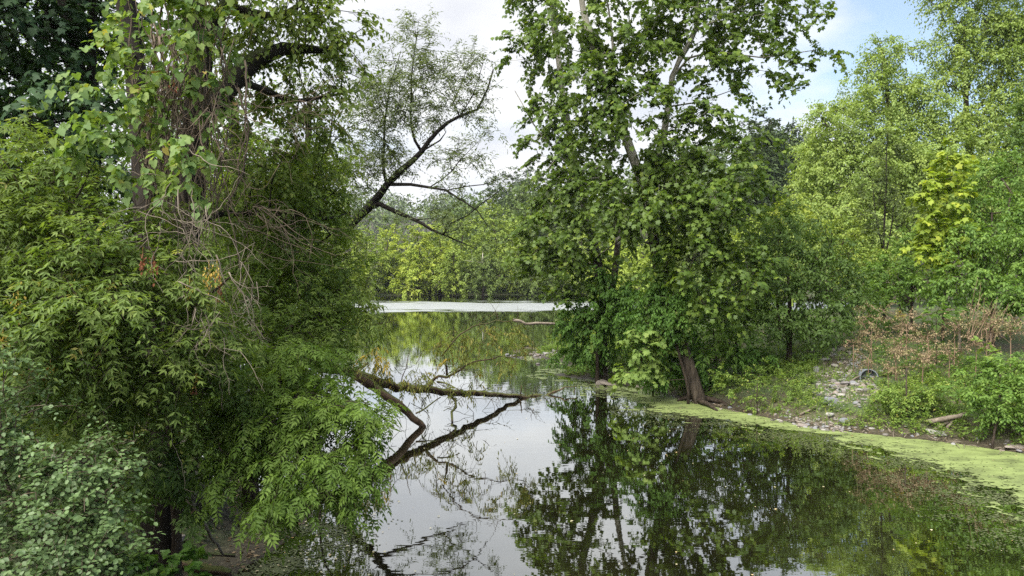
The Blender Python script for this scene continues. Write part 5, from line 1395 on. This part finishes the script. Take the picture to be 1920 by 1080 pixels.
tree('shrub_thicket', 'shaded green thicket behind the leaning sycamore trunk', 'shrub',
     [(1380, 700, 25), (1380, 600, 25)], (.04, .02),
     blobs=[(1300, 560, 25, 40, 36, .8), (1330, 540, 25.5, 50, 40, 1), (1320, 620, 24.8, 50, 36, .8), (1360, 660, 24.2, 50, 24, .7), (1290, 690, 24.2, 36, 28, .6), (1320, 700, 23.6, 30, 20, .4), (1400, 660, 23.8, 50, 26, .7)],
     dens=10, tpl=DIAMOND, size=.12, mat='ivy_leaf', Lt=.4, spray=dict(droop=.3, tipdown=.3), **BU)
tree('low_shrub', 'leafy green shrub overhanging the duckweed at the right edge', 'shrub',
     [(1860, 830, 16.9), (1875, 760, 17.2), (1875, 700, 17.6)], (.018, .01),
     blobs=[(1850, 700, 17.6, 50, 26, .6), (1900, 690, 17.6, 45, 30, .6), (1870, 745, 17.2, 60, 30, .6), (1815, 735, 17.8, 40, 22, .5), (1890, 790, 17.1, 45, 20, .5), (1850, 775, 17.3, 30, 16, .3), (1940, 760, 17, 45, 50, .6), (1915, 730, 17.2, 30, 30, .4)],
     dens=13, tpl=DIAMOND, size=.085, mat='bush_mid', Lt=.3, nparts=0, spray=dict(droop=.3, tipdown=.3, up=.3, nrand=.4), **{**BU, 'step': .4, 'rtip': .005})
tree('low_shrub', 'rounded leafy shrub in the middle of the right bank, right of the stones', 'shrub',
     [(1700, 775, 18.8), (1700, 720, 19), (1700, 690, 19.2)], (.03, .012),
     blobs=[(1680, 728, 19.2, 40, 18, .5), (1735, 722, 19.4, 45, 18, .5), (1720, 745, 19, 50, 22, .5), (1760, 740, 18.8, 36, 24, .4), (1670, 750, 19, 40, 18, .4)],
     dens=13, tpl=DIAMOND, size=.075, mat='herb', Lt=.26, nparts=0, spray=dict(droop=.2, tipdown=.25, up=.4, nrand=.4), **{**BU, 'step': .4, 'rtip': .005})
tree('low_shrub', 'small leafy shrub between the sycamore foot and the stones', 'shrub',
     [(1420, 765, 21), (1420, 720, 21.2)], (.02, .01),
     blobs=[(1380, 720, 21.6, 34, 20, .4), (1430, 705, 21.8, 40, 20, .5), (1470, 720, 21.2, 36, 20, .4), (1410, 745, 21.2, 36, 16, .4), (1355, 700, 22, 24, 22, .3)],
     dens=12, tpl=DIAMOND, size=.075, mat='herb', Lt=.24, nparts=0, spray=dict(droop=.2, tipdown=.25, up=.4, nrand=.4), **{**BU, 'step': .4, 'rtip': .004})
# pale low plants on the gravel spit
tree('reed_clump', 'pale yellow green waterside plants on the gravel spit by the ivy', 'plant',
     [(1045, 652, 36), (1045, 630, 36)], (.02, .01),
     blobs=[(1040, 628, 36, 24, 14, .6), (1060, 640, 35, 20, 12, .5), (1030, 642, 36, 14, 10, .4)], dens=16, tpl=THIN, size=.22, mat='herb', bark='vine_stem', ntw=4, Lt=.3, k=6, step=.4, spray=dict(up=.8, tipdown=-.3))
tree('hanging_bank_bush', 'dark bushy growth at the back of the gravel spit behind the left trunks', 'bush',
     [(1180, 590, 46), (1180, 560, 46)], (.05, .02), blobs=[(1175, 560, 45, 36, 18, 1.2), (1240, 560, 42, 50, 26, 1.4), (1310, 560, 38, 50, 30, 1.4)], dens=12, tpl=DIAMOND, size=.18, mat='bush_mid', Lt=.6, **BU)
# closing belt of trees behind the right bank and outside the frame
for i, (px, ty, d, rx, ry, mt, lb) in enumerate([
        (1560, 330, 58, 110, 170, 'far_green', 'green tree behind the left silver maple'),
        (1760, 300, 56, 120, 200, 'far_green', 'green tree between and behind the two silver maples'),
        (1980, 260, 50, 130, 230, 'far_green', 'green tree beyond the right edge behind the bushes'),
        (1400, 470, 60, 90, 90, 'far_dark', 'dark tree low behind the large deep green bush'),
        (2200, 240, 40, 200, 260, 'bush_mid', 'tall tree on the right bank outside the right edge')]):
    tree('background_tree', lb, 'tree', [(px, 600, d), (px, ty, d)], (.3, .1), blobs=[(px, ty + ry * .2, d, rx * .8, ry * .6), (px - rx * .5, ty + ry * .7, d, rx * .6, ry * .5), (px + rx * .5, ty + ry * .7, d, rx * .6, ry * .5)],
         dens=1.6 if d < 70 else 3, size=.4, mat=mt, ntw=5, Lt=1.6, k=8, step=2, rtip=.03, group='trees closing off the right bank', maxlimbs=3, woodfrac=.3)

# ------------------------------------------------------------------ weeds and ground cover on the right bank
def bank_cover(n, xr, yr, dmin, dmax, hmax, leaf, mat, tpl=DIAMOND, patch=.45, pscale=.8, seed=1.0, name='ground_cover', keep_stones=True, k=5, lt=.18, up=1.0):
    x = rng.uniform(*xr, n); y = rng.uniform(*yr, n)
    d = wdist(x, y)
    pn = fbm(x * pscale, y * pscale, seed)
    ok = (d > dmin) & (d < dmax) & (pn > patch)
    if keep_stones:
        px, py, _ = project(np.stack([x, y, height(x, y)], 1))
        rub = (((px - 1588) / 62) ** 2 + ((py - 712) / 60) ** 2 < 1.0) | (((px - 1545) / 60) ** 2 + ((py - 786) / 12) ** 2 < 1)
        ok &= ~(rub & (rng.random(n) < .88))
    x, y, pn = x[ok], y[ok], pn[ok]
    z = height(x, y)
    hh = hmax * np.clip((pn - patch) * 5 + .15, .1, 1) * (.4 + .6 * rng.random(len(x)))
    C = np.stack([x, y, z + hh * rng.random(len(x)) * .9 + .02], 1)
    pos, T, Nn, s, idx, _ = sprays(C, nrm(np.stack([rng.normal(0, .5, len(x)), rng.normal(-.2, .5, len(x)), np.full(len(x), .7)], 1)), 2, lt, k, leaf, spread=.5, up=up * .3, droop=.2, tipdown=.1, nrand=.45)
    V, Fs, nv = place(tpl, pos, T, Nn, s)
    link(name, mesh_of(name, V, Fs, M[mat], rnd=np.repeat(rng.random(len(pos)), nv), clump=np.repeat(fbm(x * 1.2, y * 1.2, seed + 5)[idx] ** 1.2, nv)), kind='stuff')


bank_cover(30000, (4, 24), (15, 34), .35, 4.2, .30, .065, 'herb', patch=.33, seed=1)
bank_cover(12000, (4, 24), (15, 40), 3.4, 12, .6, .085, 'bush_mid', patch=.46, seed=4, pscale=.6)
bank_cover(9000, (8, 24), (15, 34), .3, 6, .5, .08, 'herb', patch=.50, seed=8, pscale=1.3)
bank_cover(9000, (-16, -3), (6, 30), .9, 7, .3, .08, 'bush_deep', patch=.40, seed=12, keep_stones=False)
# grass blades
BLADE = (np.array([[-.03, 0, 0], [.03, 0, 0], [.02, .55, -.04], [-.02, .55, -.04], [0, 1, -.22]], float), np.array([[0, 1, 2], [0, 2, 3], [3, 2, 4]]))
x = rng.uniform(5, 22, 16000); y = rng.uniform(15, 30, 16000); d = wdist(x, y); ok = (d > .25) & (d < 5) & (fbm(x * .9, y * .9, 21) > .50)
x, y = x[ok], y[ok]
pos = np.stack([x, y, height(x, y) - .01], 1)
V, Fs, nv = place(BLADE, pos, nrm(rng.normal(0, .4, pos.shape) + [0, 0, 1]), rng.normal(0, 1, pos.shape), .14 + .22 * rng.random(len(pos)))
link('grass', mesh_of('grass', V, Fs, M['herb'], rnd=np.repeat(rng.random(len(pos)), nv), clump=np.repeat(rng.random(len(pos)) * .6, nv)), kind='stuff')

# dry brown weeds
for i, (px, py, d, rx, ry, lb) in enumerate([
        (1634, 600, 22.6, 24, 36, 'tall dry brown weed clump above the rubble, leftmost of the dead weeds'),
        (1628, 660, 21.8, 14, 26, 'dry brown weed stalks standing right beside the top of the rubble'),
        (1700, 600, 22, 36, 22, 'wide dry weed clump with tan leaves, behind the middle of the bank'),
        (1680, 645, 21.2, 34, 20, 'low tangle of dry brown weeds right of the rubble'),
        (1740, 625, 21.4, 30, 20, 'pinkish brown dry weed clump left of the wooden stump'),
        (1790, 600, 21.4, 26, 20, 'dry weed clump around the upright wooden stump'),
        (1850, 595, 20.6, 26, 24, 'straw coloured dry stalks leaning right near the right edge'),
        (1895, 610, 20, 26, 20, 'dry brown weeds at the right edge above the green shrub'),
        (1730, 665, 20.4, 34, 14, 'flattened dry brown weeds on the middle of the bank'),
        (1665, 685, 20.6, 26, 12, 'dry brown weeds spilling down beside the drain pipe'),
        (1780, 655, 20.6, 28, 14, 'dry brown weeds below the wooden stump'),
        (1830, 640, 20.4, 26, 14, 'dry brown weeds mixed with green in front of the straw stalks'),
        (1600, 640, 22.6, 16, 16, 'small dry brown weed at the top left corner of the rubble')]):
    t_ = tree('dry_weed', lb, 'weed', [(px, py + ry + 14, d), (px, py + ry * .5, d)], (.012, .008),
              blobs=[(px, py, d, rx, ry, .6), (px, py + ry * .6, d - .2, rx * .8, ry * .5, .5)], dens=34, tpl=DIAMOND, size=.06, mat='dry_leaf', bark='dry_stem', ntw=3, Lt=.3, k=5, tw=True, step=.25, rtip=.005,
              group='dry dead weeds on the right bank', spray=dict(up=.5, droop=.3, tipdown=.6, spread=.5), maxlimbs=0)
# straw stalks
parts = []
for i in range(34):
    x0 = 1830 + rng.normal(0, 16); b = P(x0, 640 + rng.normal(0, 6), 20.8 + rng.normal(0, .3)); tp_ = P(x0 + 22 + rng.normal(0, 14), 575 + rng.normal(0, 18), 20.8 + rng.normal(0, .3))
    pts = smooth_path([b, (b + tp_) / 2 + rng.normal(0, .06, 3), tp_], .25)
    parts.append(tube(pts, np.linspace(.008, .004, len(pts)), 3, cap=False))
V, Fs = join(parts)
solo('straw_stalks', 'bundle of tall straw coloured stalks leaning right, near the right edge', 'weed', V, Fs, M['dry_stem'])
tree('goldenrod', 'goldenrod plant with a yellow flower head among the dry weeds', 'plant', [(1690, 640, 22.6), (1692, 600, 22.6)], (.01, .005),
     blobs=[(1692, 588, 22.5, 9, 5, .15)], dens=160, tpl=DIAMOND, size=.05, mat='gold_leaf', bark='vine_stem', ntw=3, Lt=.12, k=5, step=.2, tw=True)
tree('milkweed', 'bright yellow green broad leaved plant in front of the straw stalks', 'plant', [(1855, 690, 19.6), (1856, 650, 19.6), (1858, 625, 19.6)], (.012, .006),
     blobs=[(1850, 640, 19.5, 16, 10, .25), (1862, 655, 19.5, 16, 12, .25), (1845, 665, 19.5, 14, 8, .2)], dens=13, tpl=ROUND4, size=.14, mat='herb', bark='vine_stem', ntw=2, Lt=.2, k=4, step=.2, tw=True, spray=dict(tipdown=.1))
stick('wooden_stump', 'weathered upright wooden post stump in the dry weeds', 'stump', [P(1800, 660, 21.6), P(1799, 625, 21.6), P(1798, 608, 21.6)], .045, .035, 'dead_wood', sides=8, step=.15)

# ------------------------------------------------------------------ stones
def stone_mesh(name, sub, seed, flat=.62):
    bm = bmesh.new(); bmesh.ops.create_icosphere(bm, subdivisions=sub, radius=1)
    for v in bm.verts:
        n_ = mnoise.noise(v.co * 1.1 + Vector((seed * 5.1, 0, seed))) * .45 + mnoise.noise(v.co * 3 + Vector((0, seed, 0))) * .12
        c = v.co * (1 + n_)
        for ax in (Vector((1, .3, .2)), Vector((-.6, .8, .1)), Vector((-.2, -.9, .4)), Vector((.1, .2, 1))):
            ax = ax.normalized(); k = c.dot(ax)
            if k > .62:
                c -= ax * (k - .62) * .85
        v.co = (c.x, c.y, c.z * flat)
    for f in bm.faces:
        f.smooth = True
    me = bpy.data.meshes.new(name); bm.to_mesh(me); bm.free()
    return me


SM1 = [stone_mesh('stone', 2, i + 1.3, .5 + .1 * (i % 3)) for i in range(6)]
for me in SM1:
    me.materials.append(M['stone'])


def stone(pos, s, rz, me, name, label, cat, group=None, tilt=.2):
    o = bpy.data.objects.new(name, me); col.objects.link(o)
    o.location = tuple(pos); o.scale = tuple(s); o.rotation_euler = (rng.normal(0, tilt), rng.normal(0, tilt), rz)
    return tag(o, label, cat, group)


n = 0
while n < 290:
    a = rng.random() * 2 * math.pi; q = math.sqrt(rng.random())
    q = q ** 1.3 if n < 220 else q * 1.4; px = 1585 + 60 * q * math.cos(a) + 14 * math.sin(a * 3); py = 715 + 56 * q * math.sin(a) + 6 * math.cos(a * 2)
    # march the view ray onto the bank
    pt = on_bank(px, py, 0, 15, 40)
    s = min(rng.lognormal(-2.85, .42), .15)
    stone(pt + [0, 0, s * .35], (s * rng.uniform(.8, 1.5), s, s * rng.uniform(.6, 1.1)), rng.random() * 6, SM1[n % 6], 'rubble_stone', 'grey or tan stone in the slide of loose rubble on the right bank', 'stone', 'loose stones of the rubble slide')
    n += 1
ico = bmesh.new(); bmesh.ops.create_icosphere(ico, subdivisions=1, radius=1)
iv = np.array([v.co[:] for v in ico.verts]); jf = np.array([[v.index for v in f.verts] for f in ico.faces]); ico.free()
for nm_, nn_, cx_, cy_c, rx_, ry_ in (('gravel', 900, 1588, 716, 62, 62), ('gravel', 700, 1545, 789, 85, 8)):
    a_ = rng.random(nn_ * 2) * 6.283; q_ = np.sqrt(rng.random(nn_ * 2))
    gx = rng.uniform(5, 14, 14000); gy = rng.uniform(15, 30, 14000); gz_ = height(gx, gy)
    ppx, ppy, _ = project(np.stack([gx, gy, gz_], 1))
    ok = (((ppx - cx_) / rx_) ** 2 + ((ppy - cy_c) / ry_) ** 2 < 1.1 * rng.random(14000) + .1) & (wdist(gx, gy) > .02)
    gp = np.stack([gx, gy, gz_], 1)[ok][:nn_]
    sz = rng.uniform(.018, .055, len(gp))
    sc_ = sz[:, None, None] * rng.uniform(.6, 1.4, (len(gp), 1, 3)) * np.array([1, 1, .7])
    V = (iv[None] + rng.normal(0, .16, (len(gp), len(iv), 3))) * sc_ + gp[:, None, :]
    Fs = (jf[None] + (np.arange(len(gp)) * len(iv))[:, None, None]).reshape(-1, 3)
    link(nm_, mesh_of(nm_, V.reshape(-1, 3), Fs, M['gravel'], smooth=True, rnd=np.repeat(rng.random(len(gp)), len(iv))), kind='stuff')
for n in range(130):
    px = rng.uniform(1160, 1920); px = px if rng.random() < .35 else rng.normal(1530, 50)
    x, y = 0, 0
    i0 = np.interp(px, [1040, 1130, 1200, 1300, 1400, 1500, 1600, 1700, 1800, 1920], [704, 716, 730, 756, 776, 798, 812, 822, 834, 852])
    g = G(px, i0 - rng.uniform(1, 16), .05)
    s = rng.uniform(.03, .075)
    g[2] = max(ground_z(g[0], g[1]), 0) + s * .2
    stone(g, (s * 1.2, s, s * .8), rng.random() * 6, SM1[2 + n % 4], 'shore_stone', 'small stone in the line of pebbles along the right water edge', 'stone', 'pebbles along the right water edge')
for n in range(60):
    g = np.array([1.6 + rng.normal(0, .7), 35.6 + rng.normal(0, .9), 0]); s = rng.uniform(.05, .14)
    g[2] = max(ground_z(g[0], g[1]), 0) + s * .2
    stone(g, (s * 1.3, s, s * .8), rng.random() * 6, SM1[2 + n % 4], 'spit_stone', 'small stone on the low gravel spit left of the ivy', 'stone', 'stones of the gravel spit')
BM = [stone_mesh('boulder', 3, 7.7 + i, .7) for i in range(3)]
for i, me in enumerate(BM):
    me.materials.append(M['boulder'] if i < 2 else M['stone'])
for px, py, s, sc3, k, lb in [
        (1153, 702, .42, (1.25, .8, 1), 0, 'largest angular brown boulder at the foot of the ivy'),
        (1129, 710, .24, (1.2, .8, .8), 1, 'smaller rounded boulder left of the largest one'),
        (1143, 712, .26, (1.3, .6, .5), 0, 'flat boulder in front of the largest one'),
        (1204, 716, .27, (1.2, .8, .9), 1, 'reddish brown rock under the low sycamore sprout'),
        (1225, 722, .15, (1.2, .8, .6), 0, 'small brown rock right of the reddish rock'),
        (1757, 812, .16, (1.8, .9, .55), 2, 'pale flat rock at the edge of the duckweed below the log'),
        (1782, 796, .16, (1.2, .9, .9), 0, 'pinkish rock beside the crossed logs'),
        (1922, 808, .28, (1.2, .9, 1.2), 0, 'large tan boulder cut off by the right edge'),
        (1908, 838, .30, (1.6, .8, .25), 0, 'flat tan slab on the shore at the right edge'),
        (1560, 755, .27, (1.2, .8, .8), 2, 'grey rock at the foot of the rubble slide'),
        (1583, 790, .14, (1.2, .9, .9), 2, 'whitish rock low beside the pebbles'),
        (1505, 800, .14, (1.3, .9, .8), 1, 'dark rounded rock in the pebbles'),
        (1422, 770, .13, (1.2, .9, .9), 0, 'dark rock on the mud right of the sycamore foot')]:
    pt = on_bank(px, py) if px > 1250 else G(px, py + 10, .02)
    stone(pt + [0, 0, s * sc3[2] * .2], tuple(s * np.array(sc3)), rng.normal(0, .4), BM[k], 'boulder', lb, 'rock', tilt=.1)
for px, py, s, lb in [(323, 1025, .10, 'grey rounded stone beside the seedling at the bottom left'), (334, 1034, .08, 'smaller stone touching the grey one at the bottom left'), (440, 870, .28, 'broken pale rock half hidden under the bright bough'), (458, 890, .2, 'second pale rock under the bright bough, nearer the water'), (395, 960, .2, 'grey rock at the end of the mossy trunk')]:
    g = G(px, py, .12)
    g[2] = max(ground_z(g[0], g[1]), 0) + s * .25
    stone(g, (s * 1.3, s, s * .9), rng.random() * 6, BM[2], 'boulder', lb, 'rock')

# drain pipe mouth in the bank
pc = on_bank(1629, 708)
pt_ = Thing('drain_pipe', 'blue grey drain pipe mouth showing in the bank right of the rubble', 'pipe', pc)
ax = nrm(np.array([-.35, -1.0, .12])); ux = nrm(np.cross(ax, [0, 0, 1])); uz = np.cross(ux, ax)
R0, R1, n = .25, .22, 28
an = np.arange(n) / n * 2 * np.pi
rings = []
for dd, rr_ in [(-1.2, R0), (.12, R0), (.12, R1), (-1.2, R1)]:
    rings.append(pc + ax * dd + rr_ * (np.cos(an)[:, None] * ux + np.sin(an)[:, None] * uz))
V = np.concatenate(rings); Fs = []
for q in range(3):
    for i in range(n):
        a_, b_, c_, d_ = q * n + i, q * n + (i + 1) % n, (q + 1) * n + (i + 1) % n, (q + 1) * n + i
        Fs += [[a_, b_, c_], [a_, c_, d_]]
pt_.part('pipe_wall', V, np.array(Fs), M['pipe'], smooth=False)
bk = np.concatenate([[pc - ax * .10], pc - ax * .10 + R1 * .995 * (np.cos(an)[:, None] * ux + np.sin(an)[:, None] * uz)])
pt_.part('added_back_plate', bk, np.array([[0, 1 + i, 1 + (i + 1) % n] for i in range(n)]), M['pipe'])  # back plate added across the pipe so its inside looks lit, not black

# logs and sticks on the right shore

stick('log', 'long pale grey log lying up the right bank above the crossed sticks', 'log', [on_bank(1738, 791, .15), on_bank(1775, 784, .25), on_bank(1812, 776, .3)], .065, .05, 'dead_wood', sides=8)
stick('log', 'shorter grey log propped across under the long pale one', 'log', [on_bank(1752, 806, .04), on_bank(1775, 792, .12), on_bank(1790, 785, .2)], .04, .03, 'dead_wood', sides=7)
stick('log', 'stubby grey log standing steeply beside the crossed pair', 'log', [on_bank(1775, 803, .04), on_bank(1782, 794, .1), on_bank(1787, 785, .2)], .04, .035, 'dead_wood', sides=7)
stick('driftwood_stick', 'pale stick pointing up right on the pebbles below the rubble', 'stick', [on_bank(1500, 778, .05), on_bank(1515, 770, .1), on_bank(1532, 760, .14)], .035, .02, 'dead_wood')
stick('driftwood_stick', 'grey stick leaning against the drain pipe mouth', 'stick', [on_bank(1588, 719, .05), on_bank(1610, 706, .12), on_bank(1638, 690, .12)], .03, .015, 'dead_wood')
stick('driftwood_stick', 'short pale stick beside the sycamore foot', 'stick', [on_bank(1318, 735, .05), on_bank(1330, 729, .12), on_bank(1340, 722, .2)], .025, .015, 'dead_wood')
stick('driftwood_stick', 'thin stick sloping down to the water between pebbles and duckweed', 'stick', [on_bank(1585, 788, .05), on_bank(1600, 801, .04)], .02, .012, 'dead_wood')
stick('driftwood_stick', 'thin grey stick near the shore right of the whitish rock', 'stick', [on_bank(1645, 788, .05), on_bank(1662, 802, .05), on_bank(1672, 810, .03)], .018, .012, 'dead_wood')
stick('driftwood_stick', 'bleached curved root stub rising beside the largest boulder', 'stick', [on_bank(1138, 694, .1), P(1148, 683, 27.3), P(1152, 670, 27.4), P(1140, 664, 27.4)], .05, .03, 'dead_wood')
# roots at the sycamore foot
for i, (a0, b0, lb) in enumerate([((1296, 744), (1270, 752), 'gnarled root running left from the sycamore foot into the mud'), ((1322, 746), (1372, 762), 'long root running right from the sycamore foot'), ((1310, 750), (1345, 770), 'root dipping from the sycamore foot to the water')]):
    stick('tree_root', lb, 'root', [on_bank(a0[0], a0[1], .12), on_bank((a0[0] + b0[0]) / 2, (a0[1] + b0[1]) / 2 - 2, .1), on_bank(b0[0], b0[1], .02)], .09, .03, 'bark_brown', sides=7)
for i in range(46):
    px = rng.uniform(1200, 1900)
    i0 = np.interp(px, [1040, 1130, 1200, 1300, 1400, 1500, 1600, 1700, 1800, 1920], [704, 716, 730, 756, 776, 798, 812, 822, 834, 852])
    g = G(px, i0 - rng.uniform(0, 10), .04); a_ = rng.random() * 6; l_ = rng.uniform(.15, .5)
    g2 = g + [math.cos(a_) * l_, math.sin(a_) * l_, 0]
    for q in (g, g2):
        q[2] = max(ground_z(q[0], q[1]), 0) + rng.uniform(.01, .06)
    stick('shore_twig', 'thin dead twig washed up along the right water edge', 'twig', [g, (g + g2) / 2 + [0, 0, .03], g2], .012, .005, 'dead_wood', 'twigs washed up along the right water edge', sides=4, step=.1)

# ------------------------------------------------------------------ duckweed films
def film(name, xr, yr, test, cell=.032, mat='duckweed', z=.006):
    xs_ = np.arange(*xr, cell); ys_ = np.arange(*yr, cell)
    X, Y = np.meshgrid(xs_, ys_)
    land = name == 'algae_film'
    keep = test(X + cell / 2, Y + cell / 2).ravel()
    nx, ny = len(xs_), len(ys_)
    ii = (np.arange(nx - 1)[None, :] + np.arange(ny - 1)[:, None] * nx)
    kk = keep.reshape(ny, nx)[:-1, :-1].ravel()
    i = ii.ravel()[kk]
    Fs = np.stack([i, i + 1, i + nx + 1, i + nx], 1)
    used, inv = np.unique(Fs.ravel(), return_inverse=True)
    V = np.stack([X.ravel(), Y.ravel(), np.full(X.size, z)], 1)[used]
    V[:, :2] += (np.stack([fbm(V[:, 0] * 9, V[:, 1] * 9, 3), fbm(V[:, 0] * 9, V[:, 1] * 9, 7)], 1) - .5) * cell * 1.6
    if land:
        V[:, 2] += np.maximum(height(V[:, 0], V[:, 1]), 0)
    link(name, mesh_of(name, V, inv.reshape(-1, 4), M[mat]), kind='stuff')


OUT = np.array([G(*q)[:2] for q in [(1060, 716), (1120, 735), (1180, 752), (1225, 771), (1290, 781), (1360, 788), (1450, 803), (1560, 822), (1640, 838), (1740, 866), (1830, 902), (1920, 950), (2040, 1030)]])


FILM = np.concatenate([OUT, np.array([(8.4, 6.5), (22, 6.5), (22, 32), (1.0, 32)])])


def film_u(X, Y):
    """distance inside the outer edge of the film (negative: open water)"""
    return -wdist(X.ravel(), Y.ravel(), FILM).reshape(X.shape)


def weed_test(X, Y):
    d = -wdist(X.ravel(), Y.ravel()).reshape(X.shape)
    u = film_u(X, Y)
    n_ = (fbm(X * 1.0 + Y * .8, Y * 2.0, 31, 6) - .5) * 1.5 + (fbm(X * 6, Y * 9, 33, 3) - .5) * .3
    fade = np.clip((X - 3.0) / 3.0, 0, 1)                       # thin and broken towards the sycamore
    solid = (u > n_ + .06) & (fbm(X * 5, Y * 9, 41, 3) < .44 + .16 * fade + .45 * np.clip(u * 1.8, 0, 1) * fade) & (fbm(X * 14, Y * 18, 43, 2) < .60 + .25 * np.clip(u, 0, 1))
    isl = (u > -.9) & (fbm(X * 1.8 + Y, Y * 3.2, 57, 5) > .70)
    strip = (np.abs(u + .35 + n_ * .7) < .03) & (fbm(X * 2.2, Y * 2, 51) > .50)
    return (d > -.05) & (d < 6) & (solid | strip | isl) & (X > 2.2) & ~((_h(np.floor(X * 31), np.floor(Y * 31), 3.0) < .02))


film('duckweed', (2.2, 14.5), (8.5, 29), weed_test)


def murk_test(X, Y):
    u = -film_u(X, Y)
    n_ = fbm(X * 1.1 + Y * .5, Y * 2.4, 131, 6)
    pr = np.clip(.62 - u * .30, 0, 1) * np.clip((n_ - .36) * 4, 0, 1)
    return (wdist(X.ravel(), Y.ravel()).reshape(X.shape) < 0) & (u > -.5) & (u < 2.2) & (_h(np.floor(X * 40), np.floor(Y * 40), 5.0) < pr * .75)


film('algae_film', (2.8, 14), (7.5, 26), murk_test, cell=.028, mat='algae_dark', z=.003)


def mud_test(X, Y):
    d = wdist(X.ravel(), Y.ravel()).reshape(X.shape)
    n_ = fbm(X * 1.3, Y * 2.6, 71, 5)
    pr = np.clip((n_ - .40) * 3.5, 0, 1) * np.clip(1.25 + d * .8, 0, 1)
    return (d > -1.6) & (X < -1.2) & (d < .9) & (_h(np.floor(X * 40), np.floor(Y * 40), 7.0) < pr * .85)


film('algae_film', (-5, -1.2), (7, 13.5), mud_test, cell=.028, mat='algae_dark')
# pale algae film over the cove by the spit
film('algae_film', (.5, 6), (24.5, 36), lambda X, Y: (wdist(X.ravel(), Y.ravel()).reshape(X.shape) < 0) & (wdist(X.ravel(), Y.ravel()).reshape(X.shape) > -1.1) & (fbm(X * 1.2, Y * 2, 81, 5) > .53) & (fbm(X * 7, Y * 7, 91, 3) > .42), cell=.06)

# floating leaf scraps and pale flecks
x = np.concatenate([rng.uniform(-4, 11, 220), rng.normal(-2.9, .6, 180)]); y = np.concatenate([rng.uniform(9, 26, 220), rng.uniform(9, 13.5, 180)])
ok = wdist(x, y) < -.02
x, y = x[ok], y[ok]
pos = np.stack([x, y, np.full(len(x), .012)], 1)
a_ = rng.random(len(x)) * 6.28
V, Fs, nv = place(ROUND4, pos, np.stack([np.cos(a_), np.sin(a_), a_ * 0], 1), np.tile([0, 0, 1.0], (len(x), 1)) + rng.normal(0, .04, (len(x), 3)), .018 + .045 * rng.random(len(x)) ** 2)
link('floating_leaves', mesh_of('floating_leaves', V, Fs, M['litter'], rnd=np.repeat(rng.random(len(x)), nv)), kind='stuff')
x = rng.uniform(-9, -3.2, 2600); y = rng.uniform(7.5, 15, 2600)
ok = wdist(x, y) > .03
x, y = x[ok], y[ok]
pos = np.stack([x, y, height(x, y) + .012], 1); a_ = rng.random(len(x)) * 6.28
V, Fs, nv = place(ROUND4, pos, np.stack([np.cos(a_), np.sin(a_), a_ * 0], 1), np.tile([0, 0, 1.0], (len(x), 1)) + rng.normal(0, .3, (len(x), 3)), .03 + .05 * rng.random(len(x)))
link('leaf_litter', mesh_of('leaf_litter', V, Fs, M['dry_leaf'], rnd=np.repeat(rng.random(len(x)), nv)), kind='stuff')

x = rng.uniform(4, 20, 16000); y = rng.uniform(15, 32, 16000)
dd_ = wdist(x, y); ok = (dd_ > .08) & (dd_ < 9) & (fbm(x * .8, y * .8, 77) > .40)
x, y = x[ok], y[ok]
pos = np.stack([x, y, height(x, y) + .015], 1); a_ = rng.random(len(x)) * 6.28
V, Fs, nv = place(DIAMOND, pos, np.stack([np.cos(a_), np.sin(a_), a_ * 0], 1), np.tile([0, 0, 1.0], (len(x), 1)) + rng.normal(0, .5, (len(x), 3)), .025 + .05 * rng.random(len(x)))
link('leaf_litter', mesh_of('leaf_litter', V, Fs, M['dry_leaf'], rnd=np.repeat(rng.random(len(x)), nv)), kind='stuff')
bank_cover(5000, (1.2, 6), (27, 41), .25, 4, .35, .09, 'herb', patch=.40, seed=3, keep_stones=False)

# ------------------------------------------------------------------ haze
bm = bmesh.new(); bmesh.ops.create_cube(bm, size=1)
me = bpy.data.meshes.new('haze'); bm.to_mesh(me); bm.free()
hz = bpy.data.objects.new('haze', me); col.objects.link(hz)
hz.scale = (3600, 2400, 140); hz.location = (0, 700, 66)
hz['kind'] = 'stuff'
m, t, out = new_mat('haze')
pv = N(t, 'ShaderNodeVolumePrincipled'); pv.inputs['Density'].default_value = 0.00016; pv.inputs['Color'].default_value = (.85, .90, 1, 1); pv.inputs['Anisotropy'].default_value = .2
L(t, pv.outputs[0], out.inputs['Volume'])
me.materials.append(m)
